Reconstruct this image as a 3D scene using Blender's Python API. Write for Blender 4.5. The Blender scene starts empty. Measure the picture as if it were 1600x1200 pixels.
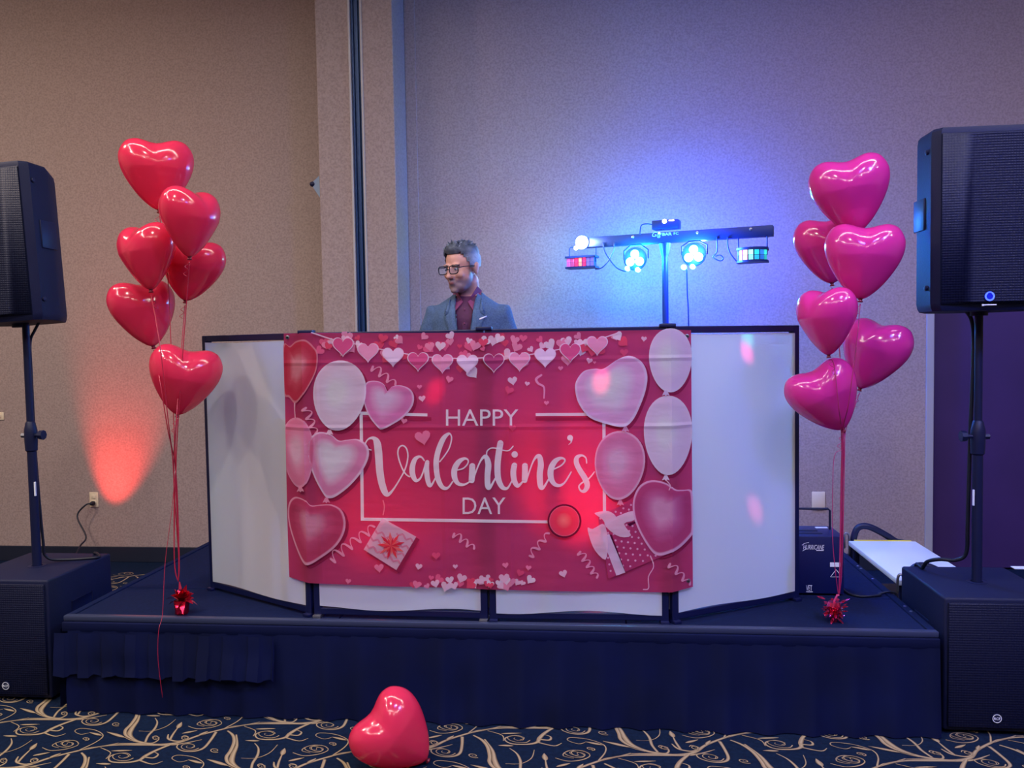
import bpy, bmesh, math, random
from mathutils import Vector, Matrix, noise
from mathutils.bvhtree import BVHTree
R_ = math.radians
sc = bpy.context.scene
COL = sc.collection
rnd = random.Random(7)

# ------------------------------------------------------------------ camera
CAMH, FPX = 1.43, 1300.0
YAW, PITCH, ROLL = 0.1031, 0.0479, -0.0161
_f = Vector((-math.sin(YAW)*math.cos(PITCH), math.cos(YAW)*math.cos(PITCH), -math.sin(PITCH)))
_r = Vector((math.cos(YAW), math.sin(YAW), 0)); _u = _r.cross(_f)
CR = _r*math.cos(ROLL) + _u*math.sin(ROLL); CU = -_r*math.sin(ROLL) + _u*math.cos(ROLL); CF = _f
CAM = Vector((0, 0, CAMH))
cd = bpy.data.cameras.new('camera'); cam = bpy.data.objects.new('camera', cd); COL.objects.link(cam)
cd.sensor_width = 36; cd.lens = FPX/1600*36; cd.clip_start = .05
cam.matrix_world = Matrix(((CR.x, CU.x, -CF.x, 0), (CR.y, CU.y, -CF.y, 0), (CR.z, CU.z, -CF.z, CAMH), (0, 0, 0, 1)))
sc.camera = cam

# ------------------------------------------------------------------ colour management, world, room light
vs = sc.view_settings; sc.display_settings.display_device = 'sRGB'
vs.view_transform = 'Standard'; vs.look = 'None'; vs.gamma = 1; vs.use_curve_mapping = False
vs.exposure = 0.0
sc.cycles.use_denoising = True
sc.cycles.max_bounces = 8; sc.cycles.diffuse_bounces = 4; sc.cycles.glossy_bounces = 3
sc.cycles.transmission_bounces = 6; sc.cycles.transparent_max_bounces = 8
sc.cycles.sample_clamp_indirect = 6
w = bpy.data.worlds.new('world'); sc.world = w; w.use_nodes = True
w.node_tree.nodes['Background'].inputs[0].default_value = (.012, .012, .02, 1)
w.node_tree.nodes['Background'].inputs[1].default_value = 1.0
CEIL = 4.35
WY = 5.28          # back wall plane
ZS = .372          # stage top
YF = 3.071         # stage front
XL, XR = -2.134, 1.205

def lin(c):
    return tuple(((x/255)/12.92 if x/255 <= .04045 else ((x/255+.055)/1.055)**2.4) for x in c)
def area(name, loc, sx, sy, power, col, rot=(0, 0, 0), parent=None):
    l = bpy.data.lights.new(name, 'AREA'); l.shape = 'RECTANGLE'; l.size = sx; l.size_y = sy
    l.energy = power; l.color = col
    o = bpy.data.objects.new(name, l); COL.objects.link(o); o.location = loc; o.rotation_euler = rot
    if parent: o.parent = parent
    return o
WARM = (1, .90, .82)
ROOM_LIGHTS = []
# rectangular cove of strip lights in the ceiling (seen mirrored in every balloon)
CX, CYC, CW, CD = -.4, .45, 6.6, 4.0
for nm, loc, sx, sy in (('cove_front', (CX, CYC+CD/2, CEIL-.03), CW, .07), ('cove_rear', (CX, CYC-CD/2, CEIL-.03), CW, .07),
                        ('cove_left', (CX-CW/2, CYC, CEIL-.03), .07, CD), ('cove_right', (CX+CW/2, CYC, CEIL-.03), .07, CD)):
    ROOM_LIGHTS.append(area(nm, loc, sx, sy, 100 if 'front' in nm or 'rear' in nm else 62, (1, .93, .88)))
# round downlights
DOWNLIGHTS = []
for x, y, p, c in ((-4.5, 2.7, 78, (1, .76, .62)), (-3.9, .2, 42, WARM), (-1.3, .5, 50, WARM), (1.3, .5, 30, WARM), (3.9, 1.2, 22, (1, .85, .85)),
                   (-1.3, -2.5, 40, WARM), (1.3, -2.5, 40, WARM)):
    l = bpy.data.lights.new('downlight', 'AREA'); l.shape = 'DISK'; l.size = .16; l.energy = p; l.color = c
    o = bpy.data.objects.new('downlight', l); COL.objects.link(o); o.location = (x, y, CEIL-.03); DOWNLIGHTS.append(o)
# added out-of-view blue spots that tint the right half of the stage
WASH = []
for loc, to, p, sz in (((2.6, .4, CEIL-.25), (1.5, 3.9, 1.1), 460, 95), ((.9, .4, CEIL-.25), (.3, 3.2, .2), 210, 75)):
    l = bpy.data.lights.new('added_blue_wash', 'SPOT'); l.energy = p; l.color = (.07, .13, 1); l.spot_size = R_(sz); l.spot_blend = 1; l.shadow_soft_size = .22
    o = bpy.data.objects.new('added_blue_wash', l); COL.objects.link(o); o.location = loc
    o.rotation_euler = (Vector(to)-Vector(loc)).to_track_quat('-Z', 'Y').to_euler(); WASH.append(o)

# added effect light: narrow beams for the soft spots on banner and right panel
BEAMS = [((1167, 551), 1.05, (1, .06, .22), 2000), ((1168, 527), 1.0, (.05, 1, .55), 1000), ((1181, 786), 1.15, (1, .10, .22), 1100), ((681, 606), 1.25, (1, .03, .12), 1500), ((940, 591), 1.25, (1, .05, .16), 1500)]
# ------------------------------------------------------------------ pixel helpers (photograph frame 1600x1200)
def ray(px, py): return CF + CR*((px-800)/FPX) - CU*((py-600)/FPX)
def onY(px, py, y): d = ray(px, py); return CAM + d*(y/d.y)
def onZ(px, py, z): d = ray(px, py); return CAM + d*((z-CAMH)/d.z)

# ------------------------------------------------------------------ materials
def mat(name, col, rough=.5, metal=0, spec=.5, emit=None, estr=0, noise_=None, bump=None, coat=0, alpha=None, sheen=0, attr=None, trans=0, sss=0):
    """col in sRGB 0-255. noise_=(scale, colour2, low, high); bump=(scale, strength, distance)"""
    m = bpy.data.materials.new(name); m.use_nodes = True
    nt = m.node_tree; N = nt.nodes; L = nt.links; b = N['Principled BSDF']
    b.inputs['Base Color'].default_value = (*lin(col), 1)
    b.inputs['Roughness'].default_value = rough; b.inputs['Metallic'].default_value = metal
    b.inputs['Specular IOR Level'].default_value = spec; b.inputs['Coat Weight'].default_value = coat
    b.inputs['Sheen Weight'].default_value = sheen
    if sss:
        b.inputs['Subsurface Weight'].default_value = sss; b.inputs['Subsurface Radius'].default_value = (.05, .01, .015); b.inputs['Subsurface Scale'].default_value = 1
    if emit:
        b.inputs['Emission Color'].default_value = (*lin(emit), 1); b.inputs['Emission Strength'].default_value = estr
    tc = N.new('ShaderNodeTexCoord')
    csock = None
    if attr:
        a = N.new('ShaderNodeAttribute'); a.attribute_name = attr; csock = a.outputs['Color']
    if noise_:
        n = N.new('ShaderNodeTexNoise'); n.inputs['Scale'].default_value = noise_[0]; n.inputs['Detail'].default_value = 4
        L.new(tc.outputs['Object'], n.inputs['Vector'])
        mr = N.new('ShaderNodeMapRange'); mr.inputs['From Min'].default_value = noise_[2]; mr.inputs['From Max'].default_value = noise_[3]
        L.new(n.outputs['Fac'], mr.inputs['Value'])
        mx = N.new('ShaderNodeMix'); mx.data_type = 'RGBA'
        mx.inputs['A'].default_value = (*lin(col), 1); mx.inputs['B'].default_value = (*lin(noise_[1]), 1)
        if csock: L.new(csock, mx.inputs['A'])
        L.new(mr.outputs['Result'], mx.inputs['Factor']); csock = mx.outputs['Result']
    if csock: L.new(csock, b.inputs['Base Color'])
    nsock = None
    if bump:
        n2 = N.new('ShaderNodeTexNoise'); n2.inputs['Scale'].default_value = bump[0]; n2.inputs['Detail'].default_value = 3
        L.new(tc.outputs['Object'], n2.inputs['Vector'])
        bp = N.new('ShaderNodeBump'); bp.inputs['Strength'].default_value = bump[1]; bp.inputs['Distance'].default_value = bump[2]
        L.new(n2.outputs['Fac'], bp.inputs['Height']); L.new(bp.outputs['Normal'], b.inputs['Normal']); nsock = bp.outputs['Normal']
    if trans:
        t = N.new('ShaderNodeBsdfTranslucent'); t.inputs['Color'].default_value = (*lin(col), 1)
        if csock: L.new(csock, t.inputs['Color'])
        ms = N.new('ShaderNodeMixShader'); ms.inputs[0].default_value = trans
        L.new(b.outputs[0], ms.inputs[1]); L.new(t.outputs[0], ms.inputs[2])
        L.new(ms.outputs[0], N['Material Output'].inputs['Surface'])
    if alpha is not None: b.inputs['Alpha'].default_value = alpha
    return m
M = {}
M['wall'] = mat('wallpaper', (166, 147, 140), .85, spec=.2, noise_=(85, (147, 129, 124), .36, .66), bump=(110, .35, .003))
M['ceil'] = mat('ceiling_paint', (150, 140, 135), .9)
M['carpet'] = mat('carpet_navy', (15, 32, 58), .95, spec=.1, noise_=(60, (9, 22, 44), .3, .7), bump=(900, .5, .003))
M['scroll'] = mat('carpet_scroll', (190, 160, 120), .95, spec=.1, attr='Col', noise_=None, bump=(900, .5, .003))
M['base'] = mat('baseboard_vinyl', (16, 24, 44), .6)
M['trimgrey'] = mat('door_frame_paint', (160, 158, 160), .45)
M['door'] = mat('door_plum', (60, 36, 92), .55, noise_=(3, (52, 30, 82), .3, .7))
M['track'] = mat('track_blue_metal', (22, 58, 108), .4, metal=.2)
M['tracklight'] = mat('track_trim', (170, 162, 160), .4)
M['plate'] = mat('ivory_plate', (222, 205, 175), .4)
M['black'] = mat('black_plastic', (9, 18, 56), .5, spec=.4)  # blue light veil mixed into this black, likewise cab, deck, frame and grille
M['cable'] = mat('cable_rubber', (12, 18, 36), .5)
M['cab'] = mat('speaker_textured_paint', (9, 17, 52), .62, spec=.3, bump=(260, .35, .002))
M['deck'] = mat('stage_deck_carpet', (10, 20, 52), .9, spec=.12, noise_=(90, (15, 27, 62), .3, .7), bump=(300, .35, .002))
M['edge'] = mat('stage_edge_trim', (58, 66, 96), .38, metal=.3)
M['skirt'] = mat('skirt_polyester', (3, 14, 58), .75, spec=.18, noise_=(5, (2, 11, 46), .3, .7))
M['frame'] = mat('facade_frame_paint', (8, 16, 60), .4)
M['metal'] = mat('bare_steel', (150, 150, 160), .35, metal=.9)
M['white'] = mat('white_print', (225, 228, 235), .6)
M['alum'] = mat('white_laminate', (220, 228, 226), .35)
M['yellow'] = mat('yellow_edge', (226, 205, 70), .5)

def grille(name, col, scale):
    m = mat(name, col, .55, spec=.3); nt = m.node_tree; N = nt.nodes; L = nt.links; b = N['Principled BSDF']
    tc = N.new('ShaderNodeTexCoord'); v = N.new('ShaderNodeTexVoronoi'); v.inputs['Scale'].default_value = scale; v.inputs['Randomness'].default_value = 0
    L.new(tc.outputs['Object'], v.inputs['Vector'])
    bp = N.new('ShaderNodeBump'); bp.inputs['Strength'].default_value = .8; bp.inputs['Distance'].default_value = .003
    L.new(v.outputs['Distance'], bp.inputs['Height']); L.new(bp.outputs['Normal'], b.inputs['Normal'])
    return m
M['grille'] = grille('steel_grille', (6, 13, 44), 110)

# cloth that passes light (banner, scrim): diffuse + translucent, folded-in creases as fine relief
def cloth(name, col, trans, attr=None, folds=None):
    m = mat(name, col, .85, spec=.15, attr=attr, trans=trans)
    nt = m.node_tree; N = nt.nodes; L = nt.links
    tc = N.new('ShaderNodeTexCoord'); n = N.new('ShaderNodeTexNoise'); n.inputs['Scale'].default_value = 6; n.inputs['Detail'].default_value = 3
    mp = N.new('ShaderNodeMapping'); mp.inputs['Scale'].default_value = (1, 1, .25 if not folds else 2.5)
    L.new(tc.outputs['Object'], mp.inputs['Vector']); L.new(mp.outputs['Vector'], n.inputs['Vector'])
    h = n.outputs['Fac']
    if folds:
        sp = N.new('ShaderNodeSeparateXYZ'); L.new(tc.outputs['Object'], sp.inputs[0])
        for axis, vals in folds:
            for v in vals:
                a = N.new('ShaderNodeMath'); a.operation = 'SUBTRACT'; a.inputs[1].default_value = v; L.new(sp.outputs[axis], a.inputs[0])
                c = N.new('ShaderNodeMath'); c.operation = 'ABSOLUTE'; L.new(a.outputs[0], c.inputs[0])
                d = N.new('ShaderNodeMapRange'); d.inputs['From Max'].default_value = .012; d.inputs['To Min'].default_value = .45; d.inputs['To Max'].default_value = 0
                L.new(c.outputs[0], d.inputs['Value'])
                e = N.new('ShaderNodeMath'); e.operation = 'ADD'; L.new(h, e.inputs[0]); L.new(d.outputs[0], e.inputs[1]); h = e.outputs[0]
    bp = N.new('ShaderNodeBump'); bp.inputs['Strength'].default_value = .5; bp.inputs['Distance'].default_value = .012
    L.new(h, bp.inputs['Height'])
    L.new(bp.outputs['Normal'], N['Principled BSDF'].inputs['Normal'])
    return m
M['scrim'] = cloth('scrim_spandex', (222, 222, 226), .45)
FOLDS = [('Z', (.62, .87, 1.12 - .0)), ('X', (-.93, -.65, -.16, .09))]
M['banner'] = cloth('banner_polyester', (216, 76, 122), .64, folds=FOLDS)
M['print'] = cloth('banner_print', (230, 200, 215), .54, attr='Col', folds=FOLDS)

# ------------------------------------------------------------------ geometry builder
ORG = {}
class G:
    def __init__(s): s.v = []; s.f = []
    def add(s, vs_, fs, Mx=None):
        o = len(s.v)
        s.v += [(Mx @ Vector(p)) if Mx else Vector(p) for p in vs_]; s.f += [tuple(i+o for i in f) for f in fs]; return s
    def box(s, x0, x1, y0, y1, z0, z1, Mx=None, bev=0, seg=2):
        if bev:
            bm = bmesh.new(); bmesh.ops.create_cube(bm, size=1)
            for v in bm.verts: v.co = Vector(((x0+x1)/2+v.co.x*(x1-x0), (y0+y1)/2+v.co.y*(y1-y0), (z0+z1)/2+v.co.z*(z1-z0)))
            bmesh.ops.bevel(bm, geom=bm.edges[:], offset=bev, segments=seg, affect='EDGES', profile=.5)
            bm.verts.index_update(); s.add([v.co.copy() for v in bm.verts], [[v.index for v in f.verts] for f in bm.faces], Mx); bm.free(); return s
        P = [(x, y, z) for z in (z0, z1) for y in (y0, y1) for x in (x0, x1)]
        return s.add(P, [(0, 2, 3, 1), (4, 5, 7, 6), (0, 1, 5, 4), (2, 6, 7, 3), (0, 4, 6, 2), (1, 3, 7, 5)], Mx)
    def tube(s, pts, r, n=8, Mx=None, flat=1.0):
        pts = [Vector(p) for p in pts]; m = len(pts); rs = r if isinstance(r, (list, tuple)) else [r]*m
        T = [(pts[min(i+1, m-1)]-pts[max(i-1, 0)]).normalized() for i in range(m)]
        a = Vector((0, 0, 1)) if abs(T[0].z) < .9 else Vector((1, 0, 0)); U = T[0].cross(a).normalized(); V = []; F = []
        for i in range(m):
            U = (U - T[i]*U.dot(T[i])); U = U.normalized() if U.length > 1e-6 else T[i].orthogonal().normalized()
            W = T[i].cross(U)
            for k in range(n):
                t = 2*math.pi*k/n; V.append(pts[i]+(U*math.cos(t)+W*math.sin(t)*flat)*rs[i])
        for i in range(m-1):
            for k in range(n): F.append((i*n+k, i*n+(k+1) % n, (i+1)*n+(k+1) % n, (i+1)*n+k))
        F.append(tuple(range(n))[::-1]); F.append(tuple((m-1)*n+k for k in range(n)))
        return s.add(V, F, Mx)
    def lathe(s, prof, n=24, Mx=None, cap=True):
        V = [(r*math.cos(2*math.pi*k/n), r*math.sin(2*math.pi*k/n), z) for r, z in prof for k in range(n)]
        F = [(i*n+k, i*n+(k+1) % n, (i+1)*n+(k+1) % n, (i+1)*n+k) for i in range(len(prof)-1) for k in range(n)]
        if cap: F += [tuple(range(n))[::-1], tuple((len(prof)-1)*n+k for k in range(n))]
        return s.add(V, F, Mx)
    def ell(s, c, r, Mx=None, n=20, m=14):
        V = [(c[0], c[1], c[2]-r[2])]; F = []
        for i in range(1, m):
            p = -math.pi/2+math.pi*i/m
            for k in range(n):
                t = 2*math.pi*k/n; V.append((c[0]+r[0]*math.cos(p)*math.cos(t), c[1]+r[1]*math.cos(p)*math.sin(t), c[2]+r[2]*math.sin(p)))
        V.append((c[0], c[1], c[2]+r[2])); e = len(V)-1
        for k in range(n):
            F.append((0, 1+(k+1) % n, 1+k)); F.append((e, e-n+k, e-n+(k+1) % n))
        for i in range(m-2):
            for k in range(n): F.append((1+i*n+k, 1+i*n+(k+1) % n, 1+(i+1)*n+(k+1) % n, 1+(i+1)*n+k))
        return s.add(V, F, Mx)
    def loft(s, rings, n=24, Mx=None):
        """rings: (cx, cy, z, rx, ry)"""
        V = [(c[0]+c[3]*math.cos(2*math.pi*k/n), c[1]+c[4]*math.sin(2*math.pi*k/n), c[2]) for c in rings for k in range(n)]
        F = [(i*n+k, i*n+(k+1) % n, (i+1)*n+(k+1) % n, (i+1)*n+k) for i in range(len(rings)-1) for k in range(n)]
        F += [tuple(range(n))[::-1], tuple((len(rings)-1)*n+k for k in range(n))]
        return s.add(V, F, Mx)
    def prism(s, poly, a, b, Mx=None):
        """poly in local XZ, thickness from y=a to y=b"""
        n = len(poly); V = [(x, a, z) for x, z in poly]+[(x, b, z) for x, z in poly]
        return s.add(V, [tuple(range(n)), tuple(range(2*n-1, n-1, -1))]+[(i, i+n, (i+1) % n+n, (i+1) % n) for i in range(n)], Mx)
    def build(s, name, m, parent=None, smooth=40, cols=None):
        o = ORG.get(parent, Vector((0, 0, 0))) if parent else Vector((0, 0, 0))
        me = bpy.data.meshes.new(name); me.from_pydata([p-o for p in s.v], [], s.f); me.update()
        if cols:
            ca = me.color_attributes.new('Col', 'FLOAT_COLOR', 'POINT')
            ca.data.foreach_set('color', [x for c in cols for x in (*lin(c), 1)])
        ob = bpy.data.objects.new(name, me); COL.objects.link(ob)
        if m: me.materials.append(m)
        bm = bmesh.new(); bm.from_mesh(me); bmesh.ops.recalc_face_normals(bm, faces=bm.faces); bm.to_mesh(me); bm.free()
        if smooth:
            me.shade_smooth()
            if smooth < 180: me.set_sharp_from_angle(angle=R_(smooth))
        if parent: ob.parent = parent; ORG[ob] = o
        else: ORG[ob] = Vector((0, 0, 0))
        return ob
def tag(o, label=None, cat=None, group=None, kind=None):
    for k, v in (('label', label), ('category', cat), ('group', group), ('kind', kind)):
        if v: o[k] = v
    return o
def thing(name, loc, label, cat, group=None):
    o = bpy.data.objects.new(name, None); COL.objects.link(o); o.location = loc; o.empty_display_size = .05
    ORG[o] = Vector(loc); return tag(o, label, cat, group)
def child_light(kind, name, parent, loc, energy, col, radius=.03, rot=None, spot=None, blend=.6):
    l = bpy.data.lights.new(name, kind); l.energy = energy; l.color = col; l.shadow_soft_size = radius
    if spot: l.spot_size = spot; l.spot_blend = blend
    o = bpy.data.objects.new(name, l); COL.objects.link(o); o.parent = parent
    o.location = Vector(loc)-ORG[parent]
    if rot is not None: o.rotation_euler = rot
    return o
def aim(frm, to): return (Vector(to)-Vector(frm)).to_track_quat('-Z', 'Y').to_euler()
def crom(P, n=6, closed=False):
    """Catmull-Rom through tuples of any length"""
    out = []; m = len(P)
    for i in range(m if closed else m-1):
        p = [P[(i+k) % m] if closed else P[min(max(i+k, 0), m-1)] for k in (-1, 0, 1, 2)]
        for j in range(n):
            t = j/n
            out.append(tuple(.5*((2*b)+(-a+c)*t+(2*a-5*b+4*c-d)*t*t+(-a+3*b-3*c+d)*t**3) for a, b, c, d in zip(*p)))
    if not closed: out.append(tuple(P[-1]))
    return out
def text_polys(body, bold=0, space=1.0, shear=0.0):
    c = bpy.data.curves.new('t', 'FONT'); c.body = body; c.resolution_u = 3; c.offset = bold; c.space_character = space; c.shear = shear
    o = bpy.data.objects.new('t', c); COL.objects.link(o); bpy.context.view_layer.update()
    me = bpy.data.meshes.new_from_object(o.evaluated_get(bpy.context.evaluated_depsgraph_get()))
    V = [(v.co.x, v.co.y) for v in me.vertices]; F = [tuple(p.vertices) for p in me.polygons]
    bpy.data.objects.remove(o); bpy.data.curves.remove(c); bpy.data.meshes.remove(me)
    x0 = min(v[0] for v in V); x1 = max(v[0] for v in V); y0 = min(v[1] for v in V); y1 = max(v[1] for v in V)
    return [((x-x0)/(x1-x0), (y-y0)/(y1-y0)) for x, y in V], F
def text_on(g, body, origin, ux, uy, wd, ht, bold=0, shear=0.0, space=1.0):
    V, F = text_polys(body, bold, space, shear)
    g.add([Vector(origin)+Vector(ux)*(x*wd)+Vector(uy)*(y*ht) for x, y in V], F)

BEAM_SRC = Vector((.5, .6, CEIL-.22))  # position of the added effect light
for pxy, deg, c, p in BEAMS:
    tgt = onY(pxy[0], pxy[1], 3.30 if pxy[0] > 1100 else 3.08); l = bpy.data.lights.new('added_effect_beam', 'SPOT'); l.energy = p; l.color = c; l.spot_size = R_(deg); l.spot_blend = 1; l.shadow_soft_size = .01
    o = bpy.data.objects.new('added_effect_beam', l); COL.objects.link(o); o.location = BEAM_SRC; o.rotation_euler = aim(BEAM_SRC, tgt); WASH.append(o)

# ================================================================== THE ROOM
def struct(o): o['kind'] = 'structure'; return o
X0, X1, Y0 = -6.2, 5.6, -7.0
fl = struct(G().box(X0, X1, Y0, WY+.1, -.1, 0).build('floor', M['carpet'], smooth=0))
ceil_ = struct(G().box(X0, X1, Y0, WY+.1, CEIL, CEIL+.1).build('ceiling', M['ceil'], smooth=0))
G().tube([(-.5, .4, CEIL-.06), (3.2, .4, CEIL-.06)], .025, 12).build('added_lamp_rail', M['black'], ceil_)  # added rail carrying the unseen wash and effect lamps
for x, y in ((2.6, .4), (.9, .4)): G().lathe([(.07, .0), (.07, .16), (.04, .19)], 20, Matrix.Translation((x, y+.02, CEIL-.22))).build('added_wash_lamp', M['black'], ceil_)  # added housings for the blue spots
G().box(BEAM_SRC.x-.1, BEAM_SRC.x+.1, .42, .58, CEIL-.2, CEIL-.08, bev=.01).build('added_effect_lamp', M['black'], ceil_)  # added housing for the narrow beams
for o in DOWNLIGHTS: G().lathe([(.085, -.028), (.105, -.032), (.105, -.001), (.085, -.001)], 24, Matrix.Translation((o.location.x, o.location.y, CEIL)), cap=False).build('downlight_ring', M['tracklight'], ceil_)
for i, o in enumerate(ROOM_LIGHTS):
    p = o.location; l = o.data
    g = G()
    for sx in (-1, 1):
        if l.size > l.size_y: g.box(p.x-l.size/2, p.x+l.size/2, p.y+sx*.07-.02, p.y+sx*.07+.02, CEIL-.05, CEIL)
        else: g.box(p.x+sx*.07-.02, p.x+sx*.07+.02, p.y-l.size_y/2, p.y+l.size_y/2, CEIL-.05, CEIL)
    t = struct(g.build('trim_%d' % (i+2), M['tracklight'], smooth=0))
door_l = onY(1457, 650, WY).x; door_t = 2.2; trim_l = onY(1446, 650, WY).x; door_r = door_l+1.02
g = G().box(X0, trim_l, WY, WY+.12, 0, CEIL).box(trim_l, door_r+.08, WY, WY+.12, door_t+.06, CEIL).box(door_r+.08, X1, WY, WY+.12, 0, CEIL)
wall = struct(g.build('wall_back', M['wall'], smooth=0))
struct(G().box(X0-.1, X0, Y0, WY+.1, 0, CEIL).build('wall_left', M['wall'], smooth=0))
struct(G().box(X1, X1+.1, Y0, WY+.1, 0, CEIL).build('wall_right', M['wall'], smooth=0))
struct(G().box(X0, X1, Y0-.1, Y0, 0, CEIL).build('wall_front', M['wall'], smooth=0))
d1 = struct(G().box(door_l, door_r, WY+.045, WY+.09, .01, door_t, bev=.003).build('door_1', M['door'], smooth=0))
G().lathe([(.025, 0), (.025, .01), (.012, .015), (.012, .05)], 16, Matrix.Translation((door_r-.07, WY+.045, 1.0)) @ Matrix.Rotation(R_(90), 4, 'X')).tube([(door_r-.07, WY-.003, 1), (door_r-.18, WY-.003, 1)], .009).build('door_handle', M['metal'], d1)
g = G().box(trim_l, door_l+.004, WY-.012, WY+.11, 0, door_t+.05, bev=.004).box(door_r-.004, door_r+.05, WY-.012, WY+.11, 0, door_t+.05, bev=.004).box(trim_l, door_r+.05, WY-.0125, WY+.11, door_t, door_t+.06, bev=.004)
struct(g.build('trim_1', M['trimgrey'], smooth=0))
# pilaster with the pocket of a folding partition
YP = 4.96
pl, tl, tr, pr = onY(497, 220, YP).x, onY(549.5, 220, YP).x, onY(568, 220, YP).x, onY(617, 220, YP).x
g = G().box(pl, tl, YP, WY, 0, CEIL, bev=.006).box(tr, pr, YP, WY, 0, CEIL, bev=.006).box(tl-.01, tr+.01, YP+.10, WY, 0, CEIL)
pil = struct(g.build('wall_pilaster', M['wall'], smooth=0))
g = G()
tw = tr-tl
for k in range(4):
    a = tl+.008+(tw-.016)*k/4; b = tl+.008+(tw-.016)*(k+1)/4
    g.box(a+.0015, b-.0015, YP+.012+.014*(k % 2), YP+.08, 0, CEIL)
g.box(tl+.008, tr-.008, YP+.035, YP+.09, 0, CEIL).build('partition_track', M['track'], pil, smooth=0)
for a in (tl, tr): G().box(a-.006, a+.007, YP-.006, YP+.05, 0, CEIL, bev=.002).build('track_trim', M['tracklight'], pil, smooth=0)
G().box(pr, pr+.07, WY-.012, WY, 0, CEIL, bev=.003).build('corner_strip', M['wall'], pil, smooth=0)
struct(G().box(X0, pl, WY-.014, WY, 0, .102, bev=.003).build('baseboard_left', M['base'], smooth=0))
struct(G().box(pr+.07, trim_l, WY-.014, WY, 0, .102, bev=.003).build('baseboard_right', M['base'], smooth=0))
struct(G().box(door_r+.05, X1, WY-.014, WY, 0, .102, bev=.003).build('baseboard_corner', M['base'], smooth=0))

# ---- carpet scrolls: traced once, laid out on the weave's lattice
def cfl(x, y): p = onZ(x/2.857, 1090+y/2.857, 0); return (p.x, p.y)
SCR = [
 ([(520,205,3),(620,206,8),(720,210,13),(800,200,11),(880,172,9),(960,150,8),(1040,132,8),(1140,118,7),(1260,117,9),(1400,116,8),(1510,96,2)]),
 ([(625,58,5),(617,100,9),(590,138,15),(580,168,17),(606,193,15),(660,206,11),(720,211,5)]),
 ([(648,200,8),(662,170,8),(690,140,8),(702,112,6),(692,92,3)]),
 ([(640,200,7),(680,204,6),(708,188,5),(700,173,4),(682,176,3),(684,187,2)]),
 ([(600,197,3),(575,188,4),(560,180,3)]),
 ([(757,192,8),(772,165,7),(792,138,4)]),
 ([(752,165,4),(752,186,9),(790,196,8),(828,189,6),(840,178,5),(824,172,4),(808,178,2)]),
 ([(965,155,10),(942,190,9),(910,226,9),(868,241,8),(818,240,6),(790,225,5),(800,209,4),(840,206,4),(868,216,3),(852,228,2)]),
 ([(770,208,8),(700,236,11),(650,262,13),(622,281,11),(570,291,9),(500,289,8),(485,271,6),(510,256,5),(560,249,4),(582,261,3),(552,271,2)]),
 ([(640,266,9),(684,271,8),(706,256,6),(690,246,3)]),
 ([(622,281,9),(680,299,6),(727,286,2)]),
 ([(530,205,4),(450,220,4),(400,226,4),(352,238,5),(420,205,4),(456,180,4),(455,163,4),(420,146,4),(360,140,3),(334,152,3),(360,166,3),(396,160,2)]),
 ([(840,129,3),(880,141,4),(940,136,4),(986,121,3),(981,106,3),(940,100,3),(900,108,3),(880,122,3),(912,131,2)]),
 ([(620,151,2),(680,151,2),(742,131,3),(785,99,2)]),
 ([(1016,150,7),(1040,170,11),(1046,200,12),(1030,240,12),(1012,268,13),(1020,295,12),(1060,318,9)]),
 ([(1090,130,3),(1140,150,4),(1130,175,3)]),
]
LEAF = [((560,181),(476,155),13),((790,140),(812,112),13),((812,162),(882,149),8),((715,84),(655,83),8),((884,172),(930,152),9),((1140,143),(1230,141),7),((455,172),(398,158),11)]
def ribbon(pts, n=5):
    return crom([tuple(map(float, p)) for p in pts], n)
motif = []       # (verts2d, colours, faces)
GOLD, GOLDD, GOLDL = (134, 112, 86), (72, 56, 44), (174, 156, 126)
def add_strip(L, zoff):
    V = []; Cc = []; F = []
    for i, (x, y, wd) in enumerate(L):
        a = L[max(i-1, 0)]; b = L[min(i+1, len(L)-1)]; dx, dy = b[0]-a[0], (b[1]-a[1])*2.2; q = math.hypot(dx, dy) or 1
        nx, ny = -dy/q, dx/q/2.2
        for k, cc in ((-.5, GOLDD), (-.1, GOLDL), (.5, GOLD)):
            p = cfl(x+nx*wd*k*1.15, y+ny*wd*k*1.15); V.append((p[0], p[1], .0006+zoff+.0004*i/len(L))); Cc.append(cc)
    for i in range(len(L)-1):
        for k in range(2): F.append((i*3+k, i*3+k+1, i*3+k+4, i*3+k+3))
    motif.append((V, Cc, F))
for i, s_ in enumerate(SCR): add_strip(ribbon([(x, y, wd*1.25) for x, y, wd in s_]), .0001*i)
for i, (cx, cy, r0, turns, a0, sg) in enumerate(((845, 222, 46, 1.6, 20, 1), (545, 266, 54, 1.6, 20, 1), (292, 210, 44, 1.5, 200, -1), (520, 122, 22, 1.4, 60, 1), (382, 188, 18, 1.6, 100, -1), (700, 184, 20, 1.3, 90, 1), (830, 184, 22, 1.3, 90, 1), (950, 116, 40, 1.5, 0, -1))):
    L = [(cx+r0*(1-.8*t/14)*math.cos(R_(a0)+sg*turns*2*math.pi*t/14), cy+.40*r0*(1-.8*t/14)*math.sin(R_(a0)+sg*turns*2*math.pi*t/14), 4.5*(1-.5*t/14)) for t in range(15)]
    add_strip(ribbon(L, 3), .0022+.0001*i)
for i, (a, b, wd) in enumerate(LEAF):
    L = [(a[0]+(b[0]-a[0])*t, a[1]+(b[1]-a[1])*t, .8+wd*1.5*math.sin(math.pi*t**.8)) for t in [k/7 for k in range(8)]]
    add_strip(L, .0012+.0001*i)
p0, pa, pb = cfl(125, 145), cfl(1190, 165), cfl(540, 265)
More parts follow.
